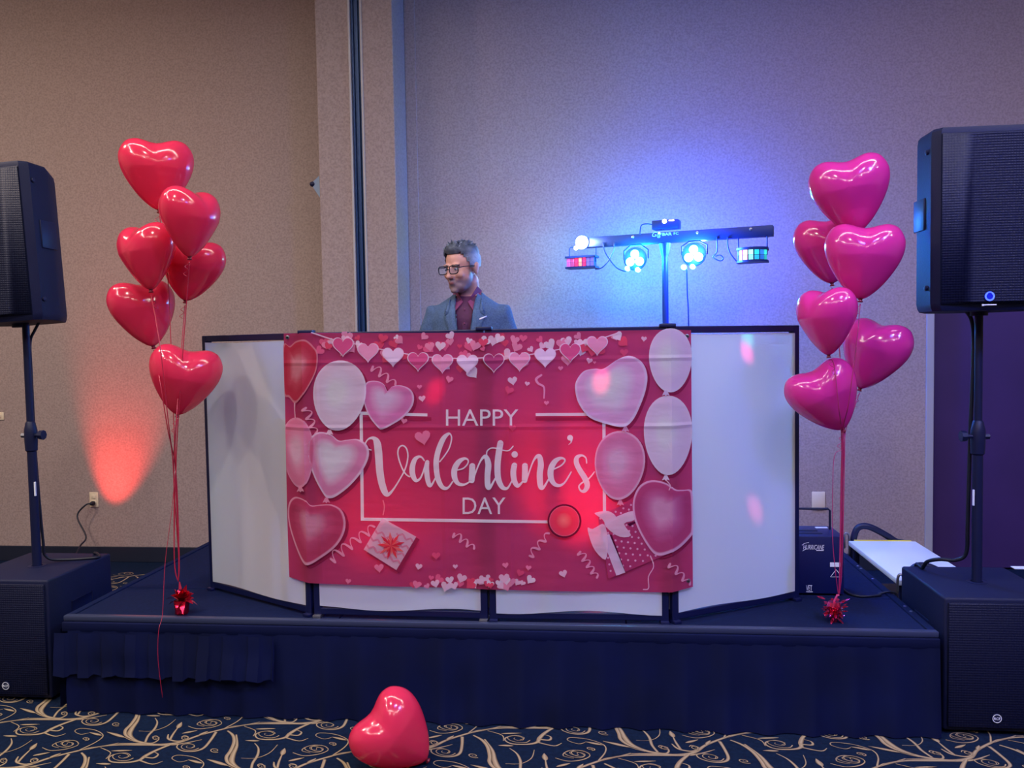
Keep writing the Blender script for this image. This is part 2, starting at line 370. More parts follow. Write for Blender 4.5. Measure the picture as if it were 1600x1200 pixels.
A_ = (pa[0]-p0[0], pa[1]-p0[1]); B_ = (pb[0]-p0[0], pb[1]-p0[1])
ctr = cfl(750, 200)
g = G(); cols = []
for i in range(-9, 10):
    for j in range(-22, 14):
        ox, oy = A_[0]*i+B_[0]*j, A_[1]*i+B_[1]*j; cx, cy = ctr[0]+ox, ctr[1]+oy
        if not (-3.3 < cx < 2.5 and 1.9 < cy < 5.0): continue
        if -1.5 < cx < .6 and cy > 3.5: continue
        if cx > .9 and cy > 3.6: continue
        for V, Cc, F in motif:
            if max(v[1] for v in V)+oy > WY-.03: continue
            g.add([(x+ox, y+oy, z) for x, y, z in V], F); cols += Cc
pat = g.build('carpet_scrolls', M['scroll'], fl, smooth=0, cols=cols); pat['kind'] = 'stuff'

# ================================================================== STAGE
st = thing('stage', ((XL+XR)/2, YF, 0), 'low black carpeted stage platform under the white facade screen', 'stage')
YB = 4.52; seam_y = 3.47
xs = [XL, XL+1.12, XL+2.23, XR]
for i in range(3):
    for a, b in ((YF+.03, seam_y-.003), (seam_y+.003, YB)):
        G().box(xs[i]+.002+(.03 if i == 0 else 0), xs[i+1]-.002-(.03 if i == 2 else 0), a, b, ZS-.06, ZS, bev=.003).build('deck_panel', M['deck'], st, smooth=0)
G().box(XL, XR, YF, YF+.03, ZS-.018, ZS+.004, bev=.004).build('front_edge', M['edge'], st)
for x in (XL, XR-.03): G().box(x, x+.03, YF+.03, YB, ZS-.045, ZS+.004, bev=.004).build('side_edge', M['deck'], st)
for x in (XL+.2, -.5, XR-.2):
    for y in (YF+.25, YB-.2): G().tube([(x, y, 0), (x, y, ZS-.06)], .02).build('leg', M['metal'], st)
for px, py in ((1352, 886), (1358, 890), (1372, 906), (1417, 949), (1421, 957)):
    q = onZ(px, py, ZS); G().lathe([(.006, 0), (.006, .002), (.003, .004)], 10, Matrix.Translation((XR-.015, q.y, ZS+.003))).build('screw_head', M['metal'], st)
# skirt: box-pleated cloth clipped under the edge
def skirt(name, label, x0, x1, y, z0, z1, pitch, amp, flare, box=True, seed=0):
    r = random.Random(seed); n = int((x1-x0)/pitch); g = G(); cols_ = []
    for i in range(n):
        p = x0+(x1-x0)*i/n; q = (x1-x0)/n; d = amp*(.7+.6*r.random())
        if box: cols_ += [(p, -d), (p+q*.44, -d), (p+q*.52, -d*.25), (p+q*.60, 0.), (p+q*.90, 0.), (p+q*.96, -d*.5)]
        else: cols_ += [(p+q*(k/8), -d*(.5+.5*math.cos(2*math.pi*k/8+.35*math.sin(2*math.pi*k/8)))) for k in range(8)]
    cols_.append((x1, 0))
    rows = 9; V = []
    for k in range(rows):
        t = k/(rows-1); z = z1+(z0-z1)*t
        for i, (x, d) in enumerate(cols_):
            wob = noise.noise(Vector((x*2.3, t*1.5, seed)))*.012*t
            V.append((x+wob*.6, y-.004+d*(.45+.55*t)-flare*t+wob, z+(.006*math.sin(i*1.3+seed) if k == rows-1 and z0 > .05 else 0)))
    m = len(cols_); F = [(k*m+i, k*m+i+1, (k+1)*m+i+1, (k+1)*m+i) for k in range(rows-1) for i in range(m-1)]
    g.add(V, F)
    return g
sk = thing('stage_skirt', ((XL+XR)/2, YF, 0), 'dark navy pleated cloth skirt hanging across the stage front', 'skirt')
skirt('', '', XL+.03, XR, YF-.006, .004, ZS-.05, .15, .024, .018, box=False, seed=3).build('drape', M['skirt'], sk, smooth=180)
skirt('', '', XL-.01, -1.25, YF-.034, .155, ZS-.05, .098, .016, .012, seed=9).build('folded_valance', M['skirt'], sk, smooth=35)
g = G().box(XL+.0, XR, YF-.012, YF+.012, ZS-.056, ZS-.019, bev=.003); g.build('header_band', M['skirt'], sk)
g = skirt('', '', 0, YB-YF, 0, .004, ZS-.05, .13, .012, .01, box=False, seed=5)
g.v = [Vector((XL-.004+v.y, YF+v.x, v.z)) for v in g.v]; g.build('side_drape', M['skirt'], sk, smooth=180)

# ================================================================== FACADE SCREEN
J = [Vector((-1.705, 3.475, 0)), Vector((-1.122, 3.135, 0)), Vector((-.425, 3.118, 0)), Vector((.258, 3.13, 0)), Vector((.800, 3.450, 0))]
ZT = 1.487
fs = thing('facade_screen', (-.43, 3.2, ZS), 'folding four panel facade with white cloth in black frames on the stage', 'screen')
PW = .030
for i in range(4):
    a, b = J[i], J[i+1]; d = (b-a).normalized(); L_ = (b-a).length; nrm = Vector((d.y, -d.x, 0))
    Mx = Matrix(((d.x, -nrm.x, 0, a.x), (d.y, -nrm.y, 0, a.y), (0, 0, 1, ZS), (0, 0, 0, 1)))
    e0 = .004; e1 = L_-.004; H_ = ZT-ZS
    g = G()
    for x in (e0, e1-PW): g.box(x, x+PW, -PW/2, PW/2, 0, H_, Mx, bev=.003)
    for z in (.012, H_-PW+.004): g.box(e0, e1, -PW/2+.001, PW/2-.001, z, z+PW-.004, Mx, bev=.003)
    fr = g.build('panel_frame', M['frame'], fs, smooth=0)
    n = 14; V = []; F = []; top = H_-PW+.001; bot = .04
    for iz in range(n+1):
        for ix in range(n+1):
            u, v = ix/n, iz/n
            dz = 0
            if iz == 0: dz = .008*math.sin(u*7+i*2)*(1 if i in (1, 2) else .5)
            if iz == n: dz = -.004*abs(math.sin(u*4+i))
            V.append((e0+PW*.85+(e1-e0-1.7*PW)*u, -PW/2-.002+.006*math.sin(math.pi*u)*math.sin(math.pi*v), bot+(top-bot)*v+dz))
    for iz in range(n):
        for ix in range(n): F.append((iz*(n+1)+ix, iz*(n+1)+ix+1, (iz+1)*(n+1)+ix+1, (iz+1)*(n+1)+ix))
    G().add(V, F, Mx).build('scrim', M['scrim'], fs, smooth=180)
    for x in (e0+PW/2, e1-PW/2): G().box(x-.016, x+.016, -.03, .03, -.0005, .012, Mx, bev=.002).build('foot', M['metal'] if i in (1,) else M['frame'], fs)
for j in (1, 2, 3):
    for z in (ZS+.09, ZT-.12): G().tube([J[j]+Vector((0, .012, z-.04)), J[j]+Vector((0, .012, z+.04))], .009).build('hinge', M['metal'], fs)
    G().box(J[j].x-.030, J[j].x+.03, J[j].y-.022, J[j].y+.02, ZT-.004, ZT+.010, bev=.003).build('top_clip', M['frame'], fs)

# ================================================================== BANNER
OFF = .031
def offs(a, b): d = (b-a).normalized(); return Vector((d.y, -d.x, 0))*OFF
nl, n1, n2, nr = offs(J[0], J[1]), offs(J[1], J[2]), offs(J[2], J[3]), offs(J[3], J[4])
def isect(p, d, q, e):
    t = ((q-p).x*e.y-(q-p).y*e.x)/(d.x*e.y-d.y*e.x); return p+d*t
C1 = isect(J[0]+nl, J[1]-J[0], J[1]+n1, J[2]-J[1]); C2 = J[2]+(n1+n2)*.5; C3 = isect(J[2]+n2, J[3]-J[2], J[3]+nr, J[4]-J[3])
PLY = [J[0]+nl, C1, C2, C3, J[4]+nr]
CUM = [0]
for i in range(4): CUM.append(CUM[-1]+(PLY[i+1]-PLY[i]).length)
def px2sz(px, py):
    d = ray(px, py); best = None
    for i in range(4):
        a, b = PLY[i], PLY[i+1]; e = b-a
        den = d.x*e.y-d.y*e.x
        t = (a.x*e.y-a.y*e.x)/den; k = (a.x*d.y-a.y*d.x)/den
        if -.0001 <= k <= 1.0001 or (i == 0 and k < 0) or (i == 3 and k > 1):
            return (CUM[i]+k*(CUM[i+1]-CUM[i]), CAMH+d.z*t)
    return (0, 0)
def sz2w(s, z, off=0.0):
    i = 0
    while i < 3 and s > CUM[i+1]: i += 1
    a, b = PLY[i], PLY[i+1]; e = (b-a).normalized(); n = Vector((e.y, -e.x, 0))
    p = a+e*(s-CUM[i])+n*off; return Vector((p.x, p.y, z))
bn_top = [(443, 521), (470, 520.5), (500, 520), (600, 520.5), (757, 520), (880, 518), (1000, 516), (1046, 515), (1080, 516)]
bn_bot = [(450, 902), (466, 907), (500, 912), (600, 916), (757, 921), (880, 924), (1000, 926), (1046, 926), (1083, 917)]
banner = thing('banner', sz2w(CUM[2], .5), "pink and red banner reading HAPPY Valentine's DAY on the facade", 'banner')
T_ = [px2sz(*p) for p in bn_top]; B2 = [px2sz(*p) for p in bn_bot]
g = G(); NR = 12; tops = []; bots = []
def lerp_row(rows, s):
    for a, b in zip(rows, rows[1:]):
        if s <= b[0] or b is rows[-1]:
            t = (s-a[0])/(b[0]-a[0]); return a[1]+(b[1]-a[1])*t
sl, sr = T_[0][0], T_[-1][0]; bl, br = B2[0][0], B2[-1][0]
S = sorted(set([sl+(sr-sl)*i/48 for i in range(49)]+[c for c in CUM if sl < c < sr]))
for k in range(NR+1):
    v = k/NR
    for s in S:
        zt = lerp_row(T_, s); zb = lerp_row(B2, bl+(br-bl)*(s-sl)/(sr-sl)); x = s*(1-v)+(bl+(br-bl)*(s-sl)/(sr-sl))*v
        if s in CUM: x = s
        curl = .006*math.sin(s*9)*v**6
        g.v.append(sz2w(x, zt+(zb-zt)*v, -.001+min(0, curl)))
m_ = len(S)
for k in range(NR):
    for i in range(m_-1): g.f.append((k*m_+i, k*m_+i+1, (k+1)*m_+i+1, (k+1)*m_+i))
cl = g.build('banner_cloth', M['banner'], banner, smooth=50)

class Decal:
    """flat print, drawn in photograph pixels, laid onto the cloth"""
    def __init__(s, layer): s.bm = bmesh.new(); s.cl = s.bm.verts.layers.float_color.new('Col'); s.layer = layer; s.n = 0
    def _v(s, px, py, c, extra=0.0):
        q = px2sz(px, py); q = (min(max(q[0], sl+.001), sr-.001), min(q[1], ZT+.001))
        v = s.bm.verts.new((q[0], q[1], s.layer*.0007+extra)); v[s.cl] = (*lin(c), 1); return v
    def _f(s, vs_):
        try: s.bm.faces.new(vs_)
        except ValueError: pass
    def poly(s, pts, c, extra=None):
        if extra is None: extra = s.n*.00004; s.n += 1
        s._f([s._v(x, y, c, extra) for x, y in pts]); return s
    def blob(s, pts, rings, centre=None):
        """rings: [(scale, colour)...] from the rim inwards, last at the centre"""
        e = s.n*.00006; s.n += 1
        cx, cy = centre or (sum(p[0] for p in pts)/len(pts), sum(p[1] for p in pts)/len(pts)); prev = None
        for k, c in rings:
            if k == 0:
                o = s._v(cx, cy, c, e)
                for i in range(len(pts)): s._f((prev[i], prev[(i+1) % len(pts)], o))
            else:
                ring = [s._v(cx+(x-cx)*k, cy+(y-cy)*k, c, e) for x, y in pts]
                if prev:
                    for i in range(len(pts)): s._f((prev[i], prev[(i+1) % len(pts)], ring[(i+1) % len(pts)], ring[i]))
                prev = ring
        return s
    def stroke(s, pts, c, n=6, caps=True, gain=1.0):
        L = crom([tuple(map(float, p)) for p in pts], n); prev = None; e0 = s.n*.00015; s.n += 1; m = len(L)
        def cap(i, j, e):
            x, y, wd = L[i]; dx, dy = L[i][0]-L[j][0], L[i][1]-L[j][1]; a0 = math.atan2(dy, dx)
            s._f([s._v(x+math.cos(a0+R_(t))*wd*gain/2, y+math.sin(a0+R_(t))*wd*gain/2, c, e) for t in range(-90, 91, 22)])
        for i, (x, y, wd) in enumerate(L):
            a = L[max(i-1, 0)]; b = L[min(i+1, m-1)]; dx, dy = b[0]-a[0], b[1]-a[1]; q = math.hypot(dx, dy) or 1; wd = max(wd, .5)*gain
            e = e0+.0003*i/m
            cur = (s._v(x-dy/q*wd/2, y+dx/q*wd/2, c, e), s._v(x+dy/q*wd/2, y-dx/q*wd/2, c, e))
            if prev: s._f((prev[0], prev[1], cur[1], cur[0]))
            prev = cur
        if caps: cap(0, 1, e0); cap(m-1, m-2, e0+.0003)
        return s
    def text(s, body, x0, y0, x1, y1, c, bold=0):
        V, F = text_polys(body, bold); vs_ = [s._v(x0+(x1-x0)*x, y1+(y0-y1)*y, c) for x, y in V]
        for f in F: s._f([vs_[i] for i in f])
        return s
    def done(s, name):
        bm = s.bm
        for v in bm.verts: v[s.cl] = tuple(min(.95, x*1.25) for x in v[s.cl][:3])+(1,)
        for c in CUM[1:4]:
            bmesh.ops.bisect_plane(bm, geom=bm.verts[:]+bm.edges[:]+bm.faces[:], plane_co=(c, 0, 0), plane_no=(1, 0, 0))
        bmesh.ops.triangulate(bm, faces=[f for f in bm.faces if len(f.verts) > 4])
        o = ORG[banner]
        for v in bm.verts: v.co = sz2w(v.co.x, v.co.y, v.co.z)-o
        bmesh.ops.recalc_face_normals(bm, faces=bm.faces)
        me = bpy.data.meshes.new(name); bm.to_mesh(me); bm.free(); me.materials.append(M['print'])
        ob = bpy.data.objects.new(name, me); COL.objects.link(ob); ob.parent = cl; ORG[ob] = o; return ob
def heart(cx, cy, wd, tilt=0, hs=1.0, n=40, sharp=1.0):
    P = []
    for i in range(n):
        t = 2*math.pi*i/n
        x = 16*math.sin(t)**3; y = 13*math.cos(t)-5*math.cos(2*t)-2*math.cos(3*t)-math.cos(4*t)
        x, y = x/32*wd, -(y-1)/32*wd*1.02*hs
        a = R_(tilt); P.append((cx+x*math.cos(a)-y*math.sin(a), cy+x*math.sin(a)+y*math.cos(a)))
    return P
def outline(pts, n=5): return crom([tuple(map(float, p)) for p in pts], n, closed=True)
def egg(cx, cy, rx, ry, tilt=0, n=40, taper=.16):
    P = []
    for i in range(n):
        t = 2*math.pi*i/n; x = rx*math.cos(t); y = ry*math.sin(t); x *= 1-taper*(y/ry)
        a = R_(tilt); P.append((cx+x*math.cos(a)-y*math.sin(a), cy+x*math.sin(a)+y*math.cos(a)))
    return P
def shift(P, dx, dy, k=1.0):
    cx = sum(p[0] for p in P)/len(P); cy = sum(p[1] for p in P)/len(P)
    return [(cx+(x-cx)*k+dx, cy+(y-cy)*k+dy) for x, y in P]
BG = (196, 50, 88); SHD = (140, 36, 78)
PA = [(444,541),(454,541),(464,533),(478,531),(490,541),(497,553),(495,578),(484,602),(471,622),(462,630),(453,621),(444.5,612)]
PC = [(606,611),(600,600),(588,595),(574,597),(569,609),(569,628),(577,650),(590,667),(597,671),(612,664),(632,651),(645,634),(647,618),(640,607),(626,602),(613,604)]
PE = [(530,688),(517,678),(499,675),(486,684),(482,702),(485,725),(494,750),(507,773),(514,778),(526,775),(548,758),(567,735),(577,712),(574,695),(560,686),(543,687)]
PF = [(487,789),(477,780),(463,776),(454,785),(452,804),(456,828),(466,858),(476,879),(484,882),(500,873),(524,855),(537,836),(541,816),(535,797),(520,788),(502,788)]
PG = [(943,576),(930,576),(912,580),(900,596),(899,612),(905,632),(921,652),(947,662),(973,667),(988,657),(1000,634),(1009,608),(1011,585),(1003,566),(985,556),(966,561)]
PK = [(1054,764),(1040,754),(1018,750),(1000,758),(990,777),(989,800),(996,824),(1010,850),(1024,866),(1040,866),(1060,856),(1078,838),(1082,828),(1082,800),(1081,775),(1078,765),(1066,765)]
BALL = [
 (outline(PA), (214, 132, 148), (200, 58, 84), (212, 84, 106)),
 (egg(467, 707, 24, 55, -4), (222, 150, 180), (222, 130, 166), (226, 152, 186)),
 (egg(531, 618, 41, 55, 6, taper=.12), (236, 214, 226), (226, 206, 220), (232, 214, 226)),
 (outline(PC), (232, 190, 214), (222, 130, 182), (236, 168, 204)),
 (outline(PE), (236, 196, 214), (220, 140, 178), (236, 206, 218)),
 (outline(PF), (228, 160, 184), (194, 66, 106), (204, 84, 124)),
 (egg(1047, 563, 33, 50, 0, taper=.12), (236, 214, 232), (224, 208, 226), (230, 216, 232)),
 (egg(1043, 680, 37, 62, 0, taper=.12), (236, 214, 230), (224, 208, 224), (230, 214, 230)),
 (outline(PG), (236, 204, 226), (228, 176, 214), (232, 212, 228)),
 (egg(968, 727, 39, 54, 4, taper=.14), (236, 178, 200), (222, 132, 172), (228, 150, 188)),
 (outline(PK), (230, 176, 204), (192, 74, 124), (206, 104, 154)),
]
# -- shadows and small confetti at the back
for P, *_ in BALL[2:]: d = Decal(1); d.poly(shift(P, 3, 4, 1.02), (158, 40, 80)); d.done('printed_shadow')
for x, y, wd, hh in ((566, 652, 108, 5), (837, 652, 108, 5)): d = Decal(1); d.poly([(x, y), (x+wd, y), (x+wd, y+hh), (x, y+hh)], (168, 42, 82)); d.done('printed_shadow')
d = Decal(2); cr = random.Random(11)
pinks = [(226, 104, 142), (236, 146, 174), (244, 196, 210), (240, 214, 222), (220, 80, 112)]
for i in range(84):
    x = cr.uniform(500, 985); t = abs(x-750)/250
    y = 524+abs(cr.gauss(0, 1))*(26*(1-.5*t)); y = min(y, 604)
    d.poly(heart(x, y, cr.uniform(8, 20), cr.uniform(-50, 50), n=18), cr.choice(pinks))
for i in range(34):
    x = cr.gauss(745, 60); y = 917-abs(cr.gauss(0, 11)); y = min(y, 915)
    if 640 < x < 860: d.poly(heart(x, y, cr.uniform(8, 18), cr.uniform(-50, 50), n=18), cr.choice(pinks))
for x, y, wd, c, a in ((801, 594, 15, 3, -10), (824, 599, 8, 2, 10), (796, 609, 14, 0, 20), (660, 622, 11, 2, -8), (656, 604, 8, 1, 0), (632, 657, 10, 1, 10), (661, 682, 25, 1, -12), (593, 886, 15, 1, -6),
                       (545, 907, 9, 1, 8), (655, 884, 11, 2, 12), (682, 867, 13, 0, 0), (722, 902, 16, 2, 20), (652, 912, 14, 1, 15), (788, 902, 17, 2, -6), (790, 882, 10, 1, -8), (826, 886, 9, 1, 8),
                       (813, 894, 12, 0, 20), (880, 895, 13, 2, -18), (801, 668, 11, 0, 0), (703, 592, 12, 1, 15), (854, 629, 8, 1, 0), (876, 575, 8, 1, 0), (921, 563, 10, 2, 15), (929, 566, 5, 1, 0), (975, 550, 13, 0, 0), (1006, 529, 9, 2, 5), (712, 884, 8, 2, 0)):
    d.poly(heart(x, y, wd, a, n=20), [(214, 84, 122), (228, 134, 166), (236, 190, 206), (240, 208, 220)][c])
d.done('confetti_print')['kind'] = 'stuff'
WT = (246, 230, 238)
# -- frame lines and lettering
d = Decal(3)
d.poly([(563, 643), (668, 646), (668, 650.5), (563, 648)], WT); d.poly([(837, 645.5), (946, 644.5), (946, 649.5), (837, 650)], WT)
d.poly([(562, 648), (567, 648), (569, 812), (564, 813)], WT); d.poly([(941, 649), (946, 649), (947, 800), (942, 800)], WT)
d.poly([(564, 808.5), (760, 811.5), (856, 813), (856, 817.5), (760, 816.5), (564, 813.5)], WT)
d.done('frame_print')
for body, bx in (('HAPPY', (697, 639.5, 810, 665)), ('DAY', (723, 777, 790, 803))):
    Decal(4).text(body, *bx, (246, 230, 238)).done('lettering')
def z6(L): return [(540+x/7.273, 660+y/7.273, wd/7.273) for x, y, wd in L]
def z5(L): return [(680+x/6.154, 620+y/6.154, wd/6.154) for x, y, wd in L]
d = Decal(4); LC = (246, 228, 238)
SCRIPT = [
 z6([(293,313,12),(247,292,13),(228,240,14),(262,188,18),(318,178,40),(358,225,78),(375,330,86),(383,450,84),(392,560,84),(412,680,80),(440,770,74),(470,815,58),(505,805,34),(555,745,20),(615,650,17),(672,545,17),(702,450,17),(710,360,17),(690,290,17),(650,262,17),(610,286,17),(596,345,17),(612,430,17),(650,530,17),(690,590,17),(730,616,17)]),
 z6([(895,432,16),(870,398,20),(835,388,30),(790,420,50),(762,500,62),(762,580,64),(785,640,52),(810,660,36),(850,635,22),(880,570,18),(905,490,17)]),
 z6([(930,450,48),(922,520,58),(932,630,58),(955,712,48),(985,700,24),(1025,625,16)]),
 z6([(1072,445,15),(1130,372,15),(1180,290,15),(1206,190,16),(1196,138,18),(1165,132,34),(1112,185,56),(1062,300,62),(1034,420,62),(1034,530,62),(1052,640,60),(1088,718,52),(1130,748,40),(1172,735,24),(1218,672,16)]),
 z6([(1275,540,15),(1340,520,16),(1388,470,16),(1392,425,18),(1350,410,32),(1285,450,58),(1240,530,66),(1240,620,64),(1272,685,48),(1320,706,34),(1365,700,22),(1415,670,16)]),
 z5([(358,665,58),(356,730,58),(352,800,58)]), z5([(362,820,18),(385,740,16),(430,630,16),(465,580,28),(492,580,46),(512,650,58),(504,760,56),(508,860,52),(530,868,28),(580,780,14)]),
 z5([(628,445,58),(612,540,60),(600,660,60),(606,780,58),(636,855,48),(670,880,34),(702,870,20),(738,808,14)]),
 z5([(495,572,12),(500,522,12),(540,492,12),(600,496,12),(660,514,12),(710,514,12),(750,474,12)]),
 z5([(762,658,54),(752,720,56),(760,800,54),(788,850,44),(812,845,26),(845,810,16)]),
 z5([(864,662,56),(864,720,56),(860,800,54)]), z5([(874,815,16),(905,720,15),(942,622,16),(975,575,30),(1004,575,48),(1016,650,58),(1006,740,58),(1010,830,56),(1020,872,44),(1046,865,24),(1094,785,14)]),
 z5([(1145,692,13),(1210,660,14),(1246,618,16),(1238,594,18),(1200,590,30),(1150,622,50),(1114,690,58),(1112,770,56),(1142,832,42),(1190,852,30),(1240,828,18),(1280,770,15),(1308,720,12)]),
 z5([(1310,408,24),(1306,436,12),(1283,458,5)]),
 z5([(1456,635,12),(1448,585,14),(1408,562,22),(1364,582,42),(1358,632,50),(1388,700,52),(1438,780,56),(1462,850,52),(1436,902,38),(1400,900,20),(1382,860,15),(1410,826,15),(1460,800,15),(1500,760,14),(1530,720,10)]),
]
for s_ in SCRIPT: d.stroke(s_, LC)
for cx, cy, r in ((765, 553, 31), (1297, 393, 28)):
    q = z5([(cx, cy, r)])[0]; d.poly([(q[0]+q[2]*math.cos(R_(a)), q[1]+q[2]*math.sin(R_(a))) for a in range(0, 360, 15)], LC)
d.done('script_lettering')
# -- printed balloons
for k, (P, rim, mid, core) in enumerate(BALL):
    d = Decal(6+(k % 3)*2)
    cx = sum(p[0] for p in P)/len(P); cy = sum(p[1] for p in P)/len(P); wd = max(p[0] for p in P)-min(p[0] for p in P)
    hi = tuple(min(255, int(c+(250-c)*.35)) for c in core)
    d.blob(P, [(1, rim), (.955, rim), (.92, mid), (.75, mid), (.5, core), (.25, hi), (0, hi)], (cx-wd*.08, cy-wd*.08))
    d.done('printed_balloon')
tails = [(516, 676, (226, 200, 212)), (472, 765, (222, 150, 176)), (511, 782, (222, 150, 176)), (977, 671, (222, 170, 200)), (969, 786, (232, 150, 176)), (1040, 747, (224, 206, 222)), (1040, 615, (210, 190, 214))]
for x, y, c in tails: d = Decal(12); d.poly([(x-2, y-5), (x+2, y-5), (x+6, y+3), (x+2, y+1.5), (x, y+4), (x-2, y+1.5), (x-6, y+3)], c); d.done('balloon_tail_print')
for s_ in ([(463, 630, 2), (463, 640, 1.5), (464, 652, 1.5)], [(1041, 750, 1.5), (1047, 758, 1.5), (1045, 765, 1.5)], [(1016, 868, 2), (1021, 884, 1.5), (1013, 900, 1.5), (1013, 918, 1.5), (1005, 920, 1.5)]): d = Decal(12); d.stroke(s_, (226, 180, 200)); d.done('balloon_string_print')
d = Decal(12)
circ = lambda cx, cy, r: [(cx+r*math.cos(R_(a)), cy+r*math.sin(R_(a))) for a in range(0, 360, 12)]
d.blob(circ(882, 813.5, 26.5), [(1, (112, 20, 56)), (.895, (112, 20, 56)), (.885, (240, 130, 150)), (.84, (244, 70, 104)), (.5, (246, 66, 96)), (0, (250, 140, 130))], (881, 812)); d.done('printed_ball')
# -- garland of hearts
d = Decal(11)
gh = [(537, 539, 1), (576, 548, 2), (615, 555, 3), (654, 562, 1), (692, 565, 2), (731, 566, 3), (772, 564, 0), (812, 562, 2), (852, 556, 3), (891, 548, 1), (933, 537, 2)]
d.stroke([(488, 519.5, 2), (519, 530, 2)]+[(x, y-6, 1.6) for x, y, _ in gh]+[(966, 520, 2)], (240, 200, 214), n=4); d.done('garland_string_print')
for x, y, c in gh:
    d = Decal(12); cc = [(176, 70, 120), (212, 92, 142), (226, 158, 186), (226, 206, 222)][c]
    d.poly(heart(x, y, 34, 0), (240, 206, 220)); d.poly(heart(x, y, 30.5, 0), cc, .0004); d.done('printed_heart')
# -- gifts
d = Decal(9)
d.poly([(602, 815), (656, 842), (624, 895), (574, 864)], (150, 38, 78)); d.poly([(598, 809), (651, 838), (620, 890), (569, 858)], (236, 182, 198), .0003)
ux, uy = (53/60, 29/60), (-30/60, 51/60)
def gp(a, b): return (598+53*a-29*b, 809+29*a+49*b)
for k in range(4):
    L = []
    for i in range(13):
        a = i/12; b = .16+.23*k+.05*math.sin(i*math.pi/1.5); q = gp(a*.96+.02, b); L.append((q[0], q[1], 3))
    d.stroke(L, (216, 136, 160), 2)
for i in range(18):
    a = R_(i*20+5); r = 22 if i % 2 else 14; x, y = 612, 852
    d.poly([(x, y), (x+r*math.cos(a-.18)*.6, y+r*math.sin(a-.18)*.6), (x+r*math.cos(a), y+r*math.sin(a)), (x+r*math.cos(a+.18)*.6, y+r*math.sin(a+.18)*.6)], [(226, 64, 78), (236, 104, 104), (206, 44, 70)][i % 3], .002+.00004*i)
d.done('printed_gift')
d = Decal(5)
d.poly([(934, 806), (986, 783), (1042, 866), (951, 904)], (186, 62, 112))
for i in range(9):
    for j in range(9):
        a, b = (i+.5)/9, (j+.5+.5*(i % 2))/9.5
        x = 934+(986-934)*a+((951-934)*(1-a)+(1042-986)*a)*b; y = 806+(783-806)*a+((904-806)*(1-a)+(866-783)*a)*b
        d.poly([(x+1.7*math.cos(R_(t)), y+1.7*math.sin(R_(t))) for t in range(0, 360, 45)], (236, 170, 200), .0004)
d.poly([(951, 835), (956, 835), (977, 893), (973, 895)], (96, 16, 56), .0007)
d.poly([(940, 838), (952, 834), (977, 894), (963, 899)], (236, 200, 220), .0010)
d.poly([(980, 818), (992, 814), (993, 817), (984, 822)], (96, 16, 56), .0007)
for L in ([(942, 812), (930, 803), (932, 800), (950, 798), (962, 806), (960, 816), (948, 822)], [(945, 815), (965, 806), (989, 798), (991, 812), (975, 818), (986, 836), (968, 838), (950, 826)], [(942, 818), (926, 826), (918, 824), (922, 842), (930, 860), (946, 874), (950, 850), (948, 830)]):
    d.poly(outline(L, 3), (240, 196, 210), .0014+.0003*L[0][0] % .001)
d.done('printed_gift')
# -- streamers
STR = [((582, 572), (617, 600), 3, 7), ((478, 636), (493, 676), 3, 7), ((516, 874), (584, 824), 5, 9), ((709, 833), (740, 856), 3, 6), ((827, 869), (857, 834), 3, 6), ((906, 861), (932, 901), 4, 6), ((1046, 880), (1076, 912), 3, 6)]
for k, (a, b, nz, amp) in enumerate(STR):
    d = Decal(5); L = []; dx, dy = b[0]-a[0], b[1]-a[1]; q = math.hypot(dx, dy)
    for i in range(nz*8+1):
        t = i/(nz*8); s_ = amp*(1-.3*t)*math.sin(t*nz*2*math.pi); c = amp*.5*math.cos(t*nz*2*math.pi)
        L.append((a[0]+dx*t-dy/q*s_+dx/q*c*.4, a[1]+dy*t+dx/q*s_+dy/q*c*.4, 2.6+1.2*math.sin(t*nz*2*math.pi+1)))
    d.stroke(L, (232, 160, 184), 2); d.done('streamer_print')
d = Decal(5); d.stroke([(846, 586, 3), (838, 592, 4), (841, 599, 3.5), (850, 605, 3), (850, 622, 2)], (236, 160, 190)); d.done('streamer_print'); d = Decal(5); d.stroke([(599, 782, 2), (601, 792, 2), (599, 804, 2)], (236, 130, 150)); d.done('streamer_print')
g = G()
for px, py in ((450, 527), (1073, 525), (1075, 907)):
    q = px2sz(px, py); p = sz2w(q[0], q[1], .002); g2 = G().lathe([(.008, 0), (.008, .002), (.004, .003), (.004, 0)], 14, Matrix.Translation(p) @ Matrix.Rotation(R_(90), 4, 'X')); g2.build('grommet', M['metal'], banner)

# ================================================================== SUBWOOFERS, POLES, SPEAKERS
def badge(parent, c, r):
    """round maker's badge, white letters and ring on black, facing the room"""
    b = G().lathe([(r, 0), (r, .004), (r*.96, .005)], 28, Matrix.Translation(c) @ Matrix.Rotation(R_(90), 4, 'X')).build('badge', M['black'], parent)
    y = c[1]-.0056
    g = G()
    n = 32; V = []; F = []
    for k in range(n):
        t = 2*math.pi*k/n
        for q in (r*.96, r*.80): V.append((c[0]+q*math.cos(t), y, c[2]+q*math.sin(t)))
    F = [(2*k, 2*k+1, (2*k+3) % (2*n), (2*k+2) % (2*n)) for k in range(n)]
    g.add(V, F).build('badge_ring', M['white'], b, smooth=0)
    g = G(); text_on(g, 'RCF', (c[0]-r*.66, y-.0004, c[2]-r*.30), (1, 0, 0), (0, 0, 1), r*1.32, r*.6, bold=.03); g.build('badge_lettering', M['white'], b, smooth=0)
